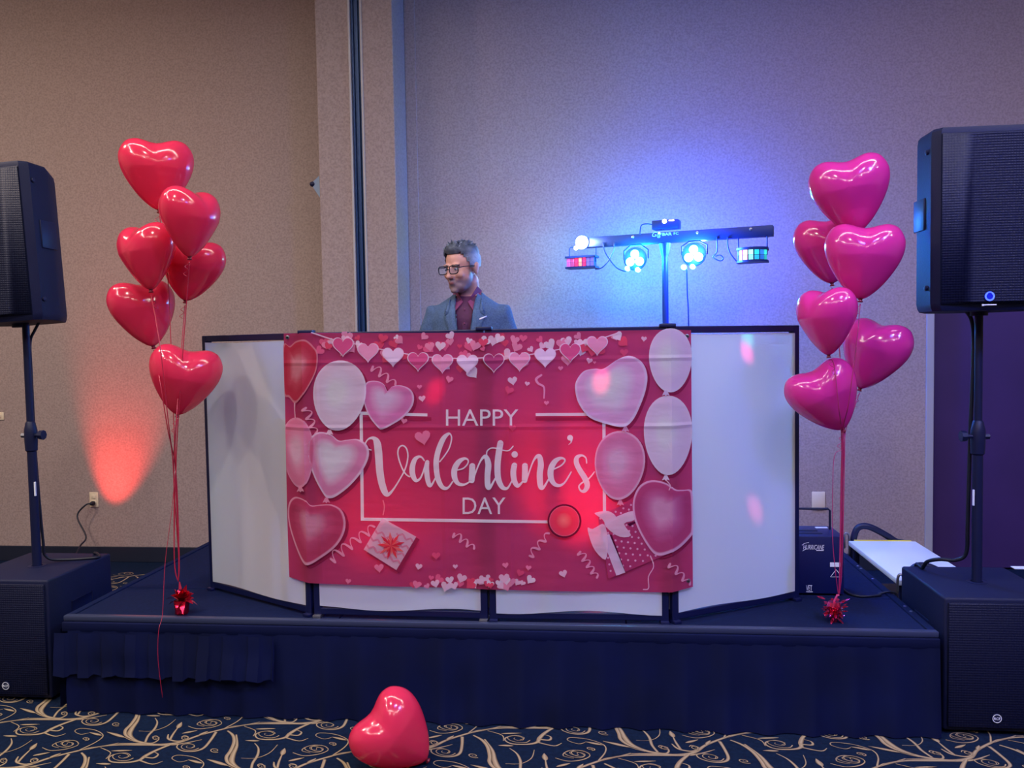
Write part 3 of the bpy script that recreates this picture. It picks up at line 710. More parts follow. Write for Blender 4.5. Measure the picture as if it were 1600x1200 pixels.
def subwoofer(x0, x1, yf, yb, h, label, bpx):
    t = thing('subwoofer', ((x0+x1)/2, (yf+yb)/2, 0), label, 'subwoofer', 'subwoofers beside the stage')
    G().box(x0, x1, yf+.012, yb, .012, h, bev=.010, seg=3).build('cabinet', M['cab'], t)
    G().box(x0+.012, x1-.012, yf, yf+.02, .03, h-.016, bev=.005).build('front_grille', M['grille'], t)
    for x in (x0+.05, x1-.05):
        for y in (yf+.06, yb-.05): G().lathe([(.02, 0), (.022, .013)], 14, Matrix.Translation((x, y, 0))).build('foot', M['black'], t)
    G().lathe([(.036, 0), (.036, .003), (.022, .004), (.02, -.002)], 24, Matrix.Translation(((x0+x1)/2, (yf+yb)/2, h-.0015))).build('pole_socket', M['black'], t)
    q = onY(*bpx, yf); badge(t, (q.x, yf+.0005, q.z), .0165)
    # recessed side handle
    for xx, s in ((x0, 1), (x1, -1)):
        G().box(xx-.002*s, xx+.012*s, (yf+yb)/2-.07, (yf+yb)/2+.07, h*.62, h*.62+.06, bev=.004).build('side_handle', M['black'], t)
    return t
SLx1, SLx0 = -2.232, -2.80
HL = .502
pb = onZ(58, 884, HL); pyL = pb.y
SL0 = 2*pb.x-SLx1
subwoofer(SL0, SLx1, 3.112, 2*pyL-3.112, HL, 'black subwoofer on the carpet at the left end of the stage', (10, 1071))
HRr = .498; pr_b = onZ(1526, 909, HRr); pyR = pr_b.y
SRx0 = 1.226
subR = subwoofer(SRx0, 2*pr_b.x-SRx0, 3.07, 2*pyR-3.07, HRr, 'black subwoofer on the carpet at the right end of the stage', (1557, 1122))

def pole(base, top, knob_z, side, label):
    t = thing('speaker_pole', base, label, 'pole', 'speaker poles')
    b, e = Vector(base), Vector(top); k = b+(e-b)*((knob_z-b.z)/(e.z-b.z))
    G().tube([b-Vector((0, 0, .0)), b+(k-b)*.5, k], .0185, 18).build('lower_tube', M['black'], t)
    G().tube([k, e], .0145, 18).build('upper_tube', M['black'], t)
    G().lathe([(.019, -.05), (.024, -.045), (.026, 0), (.026, .04), (.019, .075), (.015, .08)], 18, Matrix.Translation(k)).build('collar', M['black'], t)
    kn = G().tube([k+Vector((side*.02, -.005, .02)), k+Vector((side*.05, -.008, .022))], .008, 10).tube([k+Vector((side*.046, -.01, .022)), k+Vector((side*.066, -.01, .022))], [.019, .021], 8)
    kn.build('clamp_knob', M['black'], t)
    G().tube([k+Vector((-side*.02, -.005, .02)), k+Vector((-side*.038, -.005, .02))], .011, 6).build('bolt', M['metal'] if side > 0 else M['black'], t)
    G().box(k.x+.021*side-.003, k.x+.021*side+.003, k.y-.02, k.y-.014, k.z-.24, k.z-.18).build('safety_label', M['white'], t, smooth=0)
    return t
LT = onY(40, 505, pyL); RT = onY(1529.5, 487, pyR)
pole((pb.x, pb.y, HL), LT, onY(58, 680, pyL).z-.02, 1, 'black speaker pole standing on the left subwoofer')
pole((pr_b.x, pr_b.y, HRr), RT, onY(1527, 690, pyR).z, -1, 'black speaker pole standing on the right subwoofer')

def speaker(cx, cy, zb, wd, dp, ht, roll, yaw, label, logo=False):
    t = thing('loudspeaker', (cx, cy, zb), label, 'loudspeaker', 'loudspeakers on poles')
    Mx = Matrix.Translation((cx, cy, zb)) @ Matrix.Rotation(roll, 4, 'Y') @ Matrix.Rotation(yaw, 4, 'Z')
    # plan outline: wide front, chamfered corners, narrowing to the back
    hw = wd/2; plan = [(-hw, -dp/2+.03), (-hw+.022, -dp/2), (hw-.022, -dp/2), (hw, -dp/2+.03), (hw, -.02), (hw*.62, dp/2-.02), (hw*.5, dp/2), (-hw*.5, dp/2), (-hw*.62, dp/2-.02), (-hw, -.02)]
    rows = [(.0, .955), (.012, .985), (.03, 1), (ht-.03, 1), (ht-.010, .985), (ht, .95)]
    V = [(x*k, y*k, z) for z, k in rows for x, y in plan]; n = len(plan)
    F = [(i*n+j, i*n+(j+1) % n, (i+1)*n+(j+1) % n, (i+1)*n+j) for i in range(len(rows)-1) for j in range(n)]+[tuple(range(n))[::-1], tuple((len(rows)-1)*n+j for j in range(n))]
    cab = G().add(V, F, Mx).build('cabinet', M['cab'], t, smooth=25)
    # curved front grille
    m = 12; V = []; F = []
    for iz, (z, yy) in enumerate(((.022, -.001), (.03, -.008), (ht-.03, -.008), (ht-.022, -.001))):
        for i in range(m+1):
            u = -1+2*i/m; V.append((u*(hw-.024), -dp/2+yy-.012*(1-u*u)*(1 if 0 < iz < 3 else 0), z))
    for iz in range(3):
        for i in range(m): F.append((iz*(m+1)+i, iz*(m+1)+i+1, (iz+1)*(m+1)+i+1, (iz+1)*(m+1)+i))
    G().add(V, F, Mx).build('front_grille', M['grille'], t, smooth=60)
    for s in (-1, 1):
        G().box(s*hw-.006, s*hw+.006, -.10, .0, ht*.46, ht*.64, Mx, bev=.004).build('side_handle', M['black'], t)
        for z in (.085, ht-.075): G().lathe([(.010, 0), (.010, .006), (.006, .009)], 12, Mx @ Matrix.Translation((s*hw, -.12, z)) @ Matrix.Rotation(R_(90*s), 4, 'Y')).build('rigging_bolt', M['black'], t)
    G().lathe([(.03, -.015), (.03, 0)], 16, Mx).build('pole_cup', M['black'], t)
    if logo:
        q = onY(1546, 463, cy-dp/2-.02); c = Vector((q.x, cy-dp/2-.022, q.z)); V = []; n = 28
        lb = G().lathe([(.0165, 0), (.0165, .004)], 24, Matrix.Translation(c+Vector((0, .003, 0))) @ Matrix.Rotation(R_(90), 4, 'X')).build('logo_disc', M['logoblue'], t)
        for k in range(n):
            a = 2*math.pi*k/n
            w_ = .0105 if math.sin(a) < .85 else .0125
            for r in (.0165, w_+.0005): V.append(c+Vector((r*math.cos(a), -.0012, r*math.sin(a))))
        G().add(V, [(2*k, 2*k+1, (2*k+3) % (2*n), (2*k+2) % (2*n)) for k in range(n)]).build('logo_ring', M['ledblue'], lb, smooth=0)
        G().box(c.x-.024, c.x+.022, c.y-.0015, c.y+.001, c.z-.0315, c.z-.0275).box(c.x-.026, c.x-.020, c.y-.0018, c.y+.001, c.z-.0335, c.z-.0265).build('logo_lettering', M['white'], t, smooth=0)
    return t
M['ledblue'] = mat('led_ring', (90, 120, 255), .4, emit=(80, 110, 255), estr=1.2)
M['logoblue'] = mat('logo_face', (0, 20, 160), .4, emit=(0, 20, 190), estr=.6)
SPD = .36
zb = LT.z-.002; fe = onY(81, 485, pyL-SPD/2); SPW = 2*(fe.x-LT.x)
speaker(LT.x-.028, pyL, zb, .40, .33, .645, R_(-3.2), R_(1), 'black loudspeaker raised on the pole at the left edge')
ql = onY(1448, 480, pyR-.12); hwr = RT.x-ql.x
speaker(RT.x, pyR, RT.z, 2*hwr, SPD, onY(1500, 197, pyR-SPD/2).z-RT.z, 0, R_(0), 'black loudspeaker with glowing blue ring logo on the right pole', logo=True)
# cables
def cable(name, pts, r, label, m='cable', n=8):
    o = G().tube(crom(pts, 8), r, n).build(name, M[m], smooth=180); return tag(o, label, 'cable')
a = onY(62, 502, pyL+.02); b = onY(45, 535, pyL+.02)
cable('speaker_cable', [(a.x, pyL+.03, a.z+.01), ((a.x+b.x)/2-.005, pyL+.03, (a.z+b.z)/2+.006), (b.x+.005, pyL+.022, b.z), (b.x+.004, pyL+.022, b.z-.12), (pb.x-.005, pyL+.028, 1.0), (pb.x+.01, pyL+.03, .62), (pb.x+.018, pyL+.04, .53), (pb.x+.08, pyL+.08, .509), (pb.x+.2, pyL+.13, .508), (SLx1-.06, 2*pyL-3.112-.03, .508), (SLx1-.05, 2*pyL-3.112+.03, .42), (SLx1-.05, 2*pyL-3.112+.08, .2), (SLx1-.1, 2*pyL-3.05, .012), (SLx1-.3, 2*pyL-2.95, .008)], .006, 'black cable running from left loudspeaker down its pole and over the subwoofer')
a = onY(1509, 487, pyR+.02); b = onY(1520, 505, pyR+.02)
cable('speaker_cable', [(a.x, pyR+.03, a.z+.01), (b.x, pyR+.025, b.z), (b.x+.004, pyR+.024, b.z-.15), (pr_b.x-.018, pyR+.026, 1.05), (pr_b.x-.022, pyR+.03, .72), (pr_b.x-.022, pyR+.04, .60), (pr_b.x-.05, pyR+.06, .566), (pr_b.x-.10, pyR+.09, .560), (pr_b.x-.13, pyR+.13, .54), (pr_b.x-.135, pyR+.17, .504), (pr_b.x-.135, 2*pyR-3.07-.01, .504), (pr_b.x-.135, 2*pyR-3.07+.02, .47), (pr_b.x-.135, 2*pyR-3.07+.03, .2), (pr_b.x-.14, 2*pyR-3.07+.05, .01)], .0075, 'black cable looping from right loudspeaker pole across the subwoofer top')
pp = onZ(1597, 888, HRr)
tag(G().box(pp.x-.035, pp.x+.09, pp.y-.015, pp.y+.02, HRr+.0003, HRr+.003).build('paper_sheet', M['white'], smooth=0), 'small white paper lying on the right subwoofer top', 'paper')

# ================================================================== WALL FITTINGS
def plate(px, py, pw, ph, label, kind):
    c = onY(px, py, WY); t = thing('wall_plate', (c.x, WY, c.z), label, 'wall plate')
    wv, hv = pw/246/2, ph/246/2
    G().box(c.x-wv, c.x+wv, WY-.007, WY, c.z-hv, c.z+hv, bev=.003).build('plate', M['plate'], t)
    if kind == 'outlet':
        for dz in (-.02, .02): G().box(c.x-.017, c.x+.017, WY-.010, WY-.005, c.z+dz-.014, c.z+dz+.014, bev=.003).build('socket', M['plate'], t)
    elif kind == 'switch':
        G().box(c.x-.004, c.x+.004, WY-.016, WY-.005, c.z-.008, c.z+.010, bev=.002).build('toggle', M['plate'], t)
    else:
        for dz in (-.04, .04): G().lathe([(.003, 0), (.003, .002)], 8, Matrix.Translation((c.x, WY-.006, c.z+dz)) @ Matrix.Rotation(R_(90), 4, 'X')).build('screw', M['plate'], t)
    return c
c = plate(147.5, 780.5, 15.5, 25, 'ivory power outlet on the left wall with a black plug in it', 'outlet')
pc = thing('power_cord', (c.x, WY-.03, c.z-.03), 'black power cord plugged into the ivory wall outlet', 'cord')
G().lathe([(.014, 0), (.016, .012), (.012, .03), (.006, .036)], 14, Matrix.Translation((c.x, WY-.009, c.z-.022)) @ Matrix.Rotation(R_(90), 4, 'X')).build('plug', M['cable'], pc)
e = onY(126, 852, WY-.2)
G().tube(crom([(c.x, WY-.04, c.z-.022), (c.x-.03, WY-.055, c.z-.028), (c.x-.075, WY-.08, c.z-.10), (e.x, WY-.14, c.z-.22), (e.x, WY-.2, e.z), (e.x+.02, WY-.28, .12), (e.x+.03, WY-.4, .01), (e.x-.05, WY-.9, .007)], 8), .0055).build('cord', M['cable'], pc, smooth=180)
plate(1278.5, 782.5, 19.5, 28, 'blank ivory wall plate behind the right balloon ribbons', 'blank')
plate(2, 650, 11, 13, 'small ivory wall switch at the far left edge', 'switch')
q = onY(497, 272, YP); z1 = q.z; z0 = onY(498, 310, YP).z; ym = YP+.02
ws = thing('wall_sensor', (pl, ym, z0), 'small pale triangular sensor on the left side of the pilaster', 'sensor')
M['sensor'] = mat('sensor_shell', (130, 150, 176), .4)
G().add([(pl, ym, z1), (pl, ym+.09, z1), (pl-.062, ym+.02, z1-.045), (pl-.062, ym+.07, z1-.045), (pl-.05, ym+.02, z1-.075), (pl-.05, ym+.07, z1-.075), (pl, ym, z0), (pl, ym+.09, z0)],
        [(0, 1, 3, 2), (2, 3, 5, 4), (4, 5, 7, 6), (0, 2, 4, 6), (1, 7, 5, 3), (0, 6, 7, 1)]).build('shell', M['sensor'], ws, smooth=0)
G().ell((pl-.055, ym+.03, z1-.05), (.022, .02, .017)).build('lens', M['black'], ws, smooth=180)
for z in (z1+.003, z0-.003): G().box(pl-.008, pl, ym+.03, ym+.05, z-.008, z+.008).build('mounting_clip', M['black'], ws)

# ================================================================== RED UPLIGHTS (on the floor, behind things)
M['redlens'] = mat('red_led_lens', (255, 40, 40), .3, emit=(255, 40, 30), estr=8)
def par_can(loc, target, energy, spot, label, blend=.9, col=(1, .05, .04), rad=.03, k=1.0):
    t = thing('led_uplight', loc, label, 'uplight', 'red LED uplights'); L = Vector(loc); d = (Vector(target)-L-Vector((0, 0, .08*k))).normalized()
    q = d.to_track_quat('Z', 'Y').to_matrix().to_4x4(); Mx = Matrix.Translation(L+Vector((0, 0, .08*k))) @ q @ Matrix.Scale(k, 4)
    G().lathe([(.03, -.06), (.05, -.05), (.055, .05), (.058, .055), (.052, .055), (.05, .045)], 20, Mx).build('housing', M['black'], t)
    G().lathe([(.049, .046), (.0, .048)], 20, Mx, cap=False).build('lens', M['redlens'], t)
    G().tube([L+Vector((-.062*k, 0, .003)), L+Vector((-.062*k, 0, .08*k))], .004).tube([L+Vector((.062*k, 0, .003)), L+Vector((.062*k, 0, .08*k))], .004).box(L.x-.065*k, L.x+.065*k, L.y-.03*k, L.y+.03*k, L.z, L.z+.006).build('yoke', M['black'], t)
    p = L+Vector((0, 0, .08*k))+d*.07*k
    child_light('SPOT', 'uplight_beam', t, p, energy, col, rad, aim(p, target), spot, blend)
    return t
wt = onY(188, 705, WY); fb = onY(180, 862, WY-.4)
par_can((wt.x-.12, WY-.26, 0), (wt.x+.03, WY, .95), 160, R_(46), 'red LED uplight on the floor behind the left subwoofer', 1.0, rad=.02, k=.5)
par_can((-1.02, 3.62, ZS), (-.80, 3.10, ZS+.46), 22, R_(60), 'red LED uplight on stage behind the left front panel', 1.0)
par_can((-.02, 3.62, ZS), (-.10, 3.10, ZS+.55), 80, R_(50), 'red LED uplight on stage behind the right front panel', 1.0)

# ================================================================== BALLOONS
HP = [(0, .72), (.16, .745), (.34, .80), (.56, .83), (.80, .74), (.96, .50), (1, .24), (.93, -.08), (.75, -.44), (.48, -.82), (.20, -1.08), (.03, -1.16)]
_half = crom(HP, 4); OUTL = _half+[(-x, y) for x, y in reversed(_half[1:-1])]
def latex(name, col):
    m = mat(name, col, .16, spec=.55, coat=.6, trans=.30); m.node_tree.nodes['Principled BSDF'].inputs['Coat Roughness'].default_value = .03; return m
M['bred'] = latex('red_latex', (242, 58, 98)); M['bpink'] = latex('blue_lit_red_latex', (230, 56, 158))  # pink one: red latex with the blue light mixed into its colour
M['knot'] = mat('knot_latex', (120, 16, 40), .4); M['rib_red'] = mat('red_curling_ribbon', (178, 30, 62), .4, spec=.6); M['rib_pink'] = mat('pink_curling_ribbon', (176, 36, 96), .4, spec=.6)
def balloon_geo(hw, tipw, tilt, yaw, thick=.70, pitch=0):
    """heart balloon with its knot at tipw; tilt leans the top to the right, yaw turns it about the vertical"""
    Mx = Matrix.Translation(tipw) @ Matrix.Rotation(R_(tilt), 4, 'Y') @ Matrix.Rotation(R_(yaw), 4, 'Z') @ Matrix.Rotation(R_(pitch), 4, 'X') @ Matrix.Scale(hw, 4) @ Matrix.Translation((0, 0, 1.2))
    cx, cz = 0, .02; n = len(OUTL); R = 11; V = []; F = []
    for side in (-1, 1):
        for k in range(R+(1 if side < 0 else 0)):
            a = math.pi/2*(k/R); s = math.cos(a) if side > 0 else math.cos(math.pi/2*(1-k/R))
            if side > 0:
                s = math.cos(math.pi/2*((k+1)/R))
            for x, z in OUTL:
                y = math.sqrt(max(0, 1-s**2.1))**1.05
                tz = .55+.45*min(1, max(0, (z*s+1.16)/1.1))
                V.append((x*s, side*thick*y*tz, cz+(z-cz)*s))
    rows = len(V)//n
    for i in range(rows-1):
        for j in range(n): F.append((i*n+j, i*n+(j+1) % n, (i+1)*n+(j+1) % n, (i+1)*n+j))
    env = G().add(V, F, Mx)
    kn = G().lathe([(.09, .06), (.05, .0), (.045, -.02), (.075, -.05), (.06, -.07), (.02, -.06)], 12, Mx @ Matrix.Translation((0, 0, -1.17)))
    return env, kn
def curl(p, s=1, n=3, r=.008):
    return [(p[0]+s*(.006+.012*t/(n*8))+r*math.cos(t*.8), p[1]-.004+r*.5*math.sin(t*.8), p[2]-.0035*t) for t in range(n*8)]
def balloon(tip_px, Y, wpx, tilt, yaw, pal, label, group, path, tail=None, thick=.70, rad=.0020, pitch=0):
    tip = onY(*tip_px, Y); dpt = (tip-CAM).dot(CF); hw = wpx/2/FPX*dpt*.945
    t = thing('heart_balloon', tip, label, 'balloon', group)
    env, kn = balloon_geo(hw, tip, tilt, yaw+math.degrees(math.atan2(-tip.x, tip.y)), thick, pitch)
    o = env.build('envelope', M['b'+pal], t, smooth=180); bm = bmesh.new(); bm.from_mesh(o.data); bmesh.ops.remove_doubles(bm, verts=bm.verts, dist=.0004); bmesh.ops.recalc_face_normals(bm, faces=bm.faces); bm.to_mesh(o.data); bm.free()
    kn.build('knot', M['knot'], t, smooth=60)
    if path:
        pts = [tuple(tip-Vector((0, 0, .012)))]+path
        G().tube(crom(pts, 6), rad, 5).build('ribbon', M['rib_'+pal], t, smooth=180)
        G().tube(curl(tip-Vector((0, 0, .015)), 1 if rnd.random() > .4 else -1, 2), .0012, 4).build('ribbon_curl', M['rib_'+pal], t, smooth=180)
    if tail: G().tube(crom(tail, 6), .0019, 5, flat=.5).build('ribbon_tail', M['rib_'+pal], t, smooth=180)
    return t
def at(px, py, Y): p = onY(px, py, Y); return (p.x, p.y, p.z)
WLp = onZ(284.5, 959, ZS); WRp = onZ(1303, 971, ZS)
YL, YRr = WLp.y, WRp.y
k1, k2 = at(273, 740, YL), at(278.5, 908, YL)
low = lambda i: [(k2[0]+.012*math.sin(i*2.1), k2[1]+.01*math.cos(i*2.1), k2[2]+.09), (k2[0], k2[1], k2[2]-.002)]
midL = lambda i: (k1[0]+.006*math.sin(i*1.7), k1[1]+.006*math.cos(i*1.7), k1[2])
GL = 'heart balloons in the left bunch'
balloon((249, 331), YL+.05, 116, -1, 2, 'red', 'topmost red heart balloon of the left bunch', GL, [at(262, 430, YL+.1), at(268, 560, YL+.08), midL(0)]+low(0))
balloon((296, 404), YL-.09, 112, 3, 46, 'red', 'red heart balloon seen side-on, second from top of the left bunch', GL, [at(291, 480, YL-.06), at(281, 620, YL-.05), midL(1)]+low(1))
balloon((236, 455), YL-.02, 108, -4, -50, 'red', 'narrow red heart balloon in the middle left of the left bunch', GL, [at(250, 540, YL-.12), at(262, 650, YL-.10), midL(2)]+low(2))
balloon((289, 472), YL+.16, 104, 13, -12, 'red', 'red heart balloon half hidden on the right of the left bunch', GL, [at(284, 540, YL+.12), at(276, 650, YL-.07), midL(3)]+low(3))
balloon((240, 543), YL+.13, 110, -13, 26, 'red', 'red heart balloon lower left of the left bunch', GL, [at(249, 590, YL-.09), at(262, 670, YL-.08), midL(4)]+low(4))
balloon((277, 650), YL+.02, 114, 13, 0, 'red', 'lowest red heart balloon of the left bunch, before the white panel', GL, [at(274, 690, YL), midL(5)]+low(5),
        tail=[at(274, 735, YL-.01), at(268, 800, YL-.03), at(258, 880, YL-.05), (onY(250, 968, YF-.05).x, YF-.03, ZS+.03), at(248, 985, YF-.06), at(247, 1030, YF-.07), at(254, 1090, YF-.065)])
kr1, kr2 = at(1317, 690, YRr), at(1311, 930, YRr)
lowR = lambda i: [at(1314+2*math.sin(i*2.3), 880, YRr+.012*math.cos(i*2)), kr2]
midR = lambda i: (kr1[0]+.006*math.sin(i*1.9), kr1[1]+.006*math.cos(i*1.9), kr1[2])
GR = 'heart balloons in the right bunch'
balloon((1338, 367), YRr+.03, 126, -8, 0, 'pink', 'topmost pink-tinted red heart balloon of the right bunch', GR, [at(1336, 450, YRr+.16), at(1326, 560, YRr+.17), midR(0)]+lowR(0))
balloon((1300, 445), YRr+.24, 109, -5, 0, 'pink', 'pink-tinted red heart balloon half hidden behind another in the right bunch', GR, [at(1310, 520, YRr+.17), at(1316, 640, YRr+.12), midR(1)]+lowR(1))
balloon((1344, 470), YRr-.05, 124, 4, 2, 'pink', 'large pink-tinted red heart balloon in the middle of the right bunch', GR, [at(1338, 540, YRr-.09), at(1326, 630, YRr-.09), midR(2)]+lowR(2))
balloon((1295, 557), YRr-.10, 110, -3, -42, 'pink', 'narrow pink-tinted red heart balloon in the middle left of the right bunch', GR, [at(1303, 570, YRr-.09), at(1311, 640, YRr-.10), midR(3)]+lowR(3))
balloon((1343, 609), YRr+.12, 116, 20, -32, 'pink', 'pink-tinted red heart balloon lower right of the right bunch', GR, [at(1334, 640, YRr+.08), midR(4)]+lowR(4))
balloon((1318, 673), YRr+.0, 116, -27, 4, 'pink', 'lowest pink-tinted red heart balloon of the right bunch, before the black post', GR, [midR(5)]+lowR(5),
        tail=[at(1316, 703, YRr-.01), at(1304, 712, YRr-.02), at(1301, 760, YRr-.02), at(1301, 840, YRr-.02), at(1305, 890, YRr-.01), at(1310, 930, YRr)])
# flat hanging ribbon ends around the lower strings
for i in range(5): pass
fb_ = balloon((668, 1188), 2.73, 130, -50, 10, 'red', 'loose red heart balloon lying on the carpet before the stage', None, None, thick=.66, pitch=10)

# ---- foil weights
M['foil'] = mat('red_foil', (226, 30, 66), .16, metal=.9); M['foil2'] = mat('pink_foil', (250, 70, 120), .14, metal=.9)
def foil_leaf(g, base, d, L, wd, bend, r):
    d = Vector(d).normalized(); side = d.cross(Vector((0, 0, 1))); side = side.normalized() if side.length > .01 else Vector((1, 0, 0)); V = []; n = 5
    tw = r.uniform(-.8, .8)
    for i in range(n+1):
        t = i/n; p = Vector(base)+d*(L*t)+Vector((0, 0, -bend*t*t)); q = (side*math.cos(tw*t)+Vector((0, 0, 1))*math.sin(tw*t))*(wd*(.35+1.2*t*(1-t)*2)*(1-t**4))
        V += [p-q, p+q]
    g.add(V, [(2*i, 2*i+1, 2*i+3, 2*i+2) for i in range(n)])
r = random.Random(4); B0 = Vector((WLp.x, WLp.y, ZS))
t = thing('balloon_weight', B0, 'red foil wrapped balloon weight with frilled top on the left of the stage', 'balloon weight', 'foil balloon weights')
n = 20; V = []; F = []
for i, (rr, z) in enumerate(((.022, 0.0003), (.0245, .004), (.026, .02), (.0285, .04), (.030, .055))):
    for k in range(n): q = rr*(1+.07*math.sin(k*2.7+i*1.3)+.05*r.uniform(-1, 1)*(i > 0)); a = 2*math.pi*k/n; V.append(B0+Vector((q*math.cos(a), q*math.sin(a), z)))
for i in range(4):
    for k in range(n): F.append((i*n+k, i*n+(k+1) % n, (i+1)*n+(k+1) % n, (i+1)*n+k))
F.append(tuple(range(n))[::-1]); F.append(tuple(4*n+k for k in range(n)))
G().add(V, F).build('cup', M['foil'], t, smooth=25)
for i in range(34):
    a = 2*math.pi*i/34*2.4; e = r.uniform(.3, 2.2); g = G(); foil_leaf(g, B0+Vector((0, 0, .052)), (math.cos(a), math.sin(a), e), r.uniform(.056, .076), .014, r.uniform(.03, .06)*(1.2-e*.5), r); g.build('foil_frill', M['foil'], t, smooth=60)
G().tube([B0+Vector((-.004, 0, .1)), B0+Vector((-.006, 0, .13))], [.006, .002], 6).build('tie', M['rib_red'], t)
B1 = Vector((WRp.x, WRp.y, ZS))
t = thing('balloon_weight', B1, 'pink tinsel balloon weight with ragged shiny fringe on the right of the stage', 'balloon weight', 'foil balloon weights')
G().lathe([(.012, .0003), (.016, .03), (.026, .06), (.02, .075)], 14, Matrix.Translation(B1)).build('core', M['foil2'], t, smooth=30)
for i in range(64):
    a = 2*math.pi*i/64*5.3; z = r.uniform(.012, .078); rad_ = .006+.36*z
    g = G(); p = B1+Vector((rad_*math.cos(a), rad_*math.sin(a), z)); foil_leaf(g, p, (math.cos(a), math.sin(a), r.uniform(-.9, .8)), r.uniform(.018, .034), .007, .004, r); g.build('tinsel_strip', M['foil2'] if i % 3 else M['foil'], t, smooth=60)
G().tube([B1+Vector((.0, 0, .075)), B1+Vector((.012, 0, .10)), Vector(kr2)], .004, 6).build('tie', M['rib_pink'], t)

# ================================================================== HAZE MACHINE
hy = 3.50; hx0, hx1 = .735, onY(1319, 880, hy).x; hz1 = onY(1290, 838, hy).z; hyb = hy+.20
M['hazecase'] = mat('haze_case_paint', (8, 18, 72), .45)  # black case, blue veil mixed into its colour
hm = thing('haze_machine', ((hx0+hx1)/2, hy+.1, ZS), 'blue-tinted black haze machine box with white lettering behind the right balloon weight', 'haze machine')
body_ = G().box(hx0, hx1, hy, hyb, ZS+.008, hz1, bev=.004).build('case', M['hazecase'], hm)
for x in (hx0+.03, hx1-.03):
    for y in (hy+.03, hyb-.03): G().lathe([(.012, 0), (.012, .009)], 12, Matrix.Translation((x, y, ZS))).build('foot', M['black'], hm)
for i in range(2): G().box(hx0+.02, onY(1282-3*i, 830, hy).x+.02, hy+.04+.05*i, hy+.07+.05*i, hz1-.004, hz1+.003, bev=.002).build('vent', M['black'], hm)
G().box(hx1-.075, hx1-.025, hyb-.05, hyb-.03, hz1-.001, hz1+.002).build('top_label', M['white'], hm, smooth=0)
zt = onY(1290, 795, hy+.13).z
G().tube([(hx0+.02, hy+.13, hz1), (hx0+.02, hy+.13, zt-.006), (hx0+.026, hy+.13, zt), (hx1-.03, hy+.13, zt), (hx1-.022, hy+.13, zt-.008), (hx1-.022, hy+.13, hz1)], .0048, 8).build('carry_handle', M['black'], hm)
yy = hy-.0008
def htext(s, x0, y0, x1, y1, name, bold=0, shear=0):
    a = onY(x0, y1, yy); b = onY(x1, y0, yy); g = G(); text_on(g, s, a, (1, 0, 0), (0, 0, 1), b.x-a.x, b.z-a.z, bold, shear); g.build(name, M['white'], body_, smooth=0)
def hstroke(P, name, wd=.0022):
    g = G(); Q = [onY(x, y, yy-.001) for x, y in P]
    for a, b in zip(Q, Q[1:]):
        d = (b-a).normalized(); n_ = Vector((-d.z, 0, d.x))*wd/2; g.add([a-n_, a+n_, b+n_, b-n_], [(0, 1, 2, 3)])
    g.build(name, M['white'], body_, smooth=0)
htext('HURRICANE', 1255, 851.5, 1288, 858.5, 'lettering', 0, .25); hstroke([(1275.5, 860), (1287, 860)], 'small_lettering', .004)
htext('VET', 1259.5, 914.5, 1269, 923, 'lettering'); 
g = G(); a = onY(1259.5, 925, yy); b = onY(1270, 924.2, yy); g.box(a.x, b.x, yy-.0003, yy, a.z, b.z).build('logo_underline', M['white'], body_, smooth=0)
hstroke([(1253, 852), (1257, 849), (1264, 847.5)], 'logo_swoosh'); hstroke([(1254, 861), (1257, 859), (1261, 857)], 'logo_swoosh')
hstroke([(1297.5, 901.5), (1306.5, 890), (1315.5, 901.5), (1297.5, 901.5)], 'warning_triangle', .002)
a = onY(1297, 885.5, yy); b = onY(1315, 879, yy); G().box(a.x, b.x, yy-.0006, yy, a.z, b.z).build('rating_label', M['white'], body_, smooth=0)

cable('machine_cable', [(hx1-.02, hyb+.004, ZS+.05), (hx1+.01, hyb-.06, ZS+.02), (hx1+.02, hy+.03, ZS+.006), (hx1+.06, hy-.02, ZS+.006), (hx1+.14, hy+.0, ZS+.006), (XR-.06, hy+.02, ZS+.006), (XR-.01, hy+.03, ZS+.011), (XR+.012, hy+.03, ZS-.02), (XR+.012, hy+.035, .15), (XR+.012, hy+.05, .01), (XR+.012, hy+.3, .007)], .005, 'thin black cable from the haze machine over the stage edge')
# ================================================================== PORTABLE STAGE STEP
sx0 = XR+.03; c_fl = onZ(1332, 845, .385); c_fr = onZ(1417, 847, .385); c_nl = onZ(1384, 906, .385)
sx0, sx1, sy1, sy0 = max(c_fl.x-.02, XR+.04), c_fr.x+.05, c_fl.y, c_nl.y
sp = thing('stage_step', ((sx0+sx1)/2, (sy0+sy1)/2, 0), 'white topped portable stage step with yellow edges and black tube rails', 'step')
G().box(sx0, sx1, sy0, sy1, .36, .385, bev=.004).build('tread', M['alum'], sp)
for y in (sy0-.012, sy1): G().box(sx0+.03, sx1-.02, y, y+.012, .352, .388, bev=.002).build('edge_strip', M['yellow'], sp)
for y in (sy0+.03, sy1-.03):
    for x in (sx0+.03, sx1-.03): G().tube([(x, y, 0), (x, y, .36)], .016, 10).build('leg', M['black'], sp)
for y in (sy0-.03, sy1+.03):
    G().tube(crom([(sx0+.035, y, .02), (sx0+.035, y, .30), (sx0+.035, y, .39), (sx0+.055, y, .445), (sx0+.10, y, .455), (sx0+.16, y, .43), (sx0+.24, y, .38), (sx1-.03, y, .33), (sx1-.02, y, .02)], 6), .0165, 12).build('tube_rail', M['black'], sp, smooth=180)
    G().tube(crom([(sx0-.012, y+.0, .34), (sx0-.012, y, .40), (sx0-.002, y, .418), (sx0+.012, y, .40), (sx0+.014, y, .30)], 6), .006, 8).build('hook', M['metal'], sp, smooth=180)
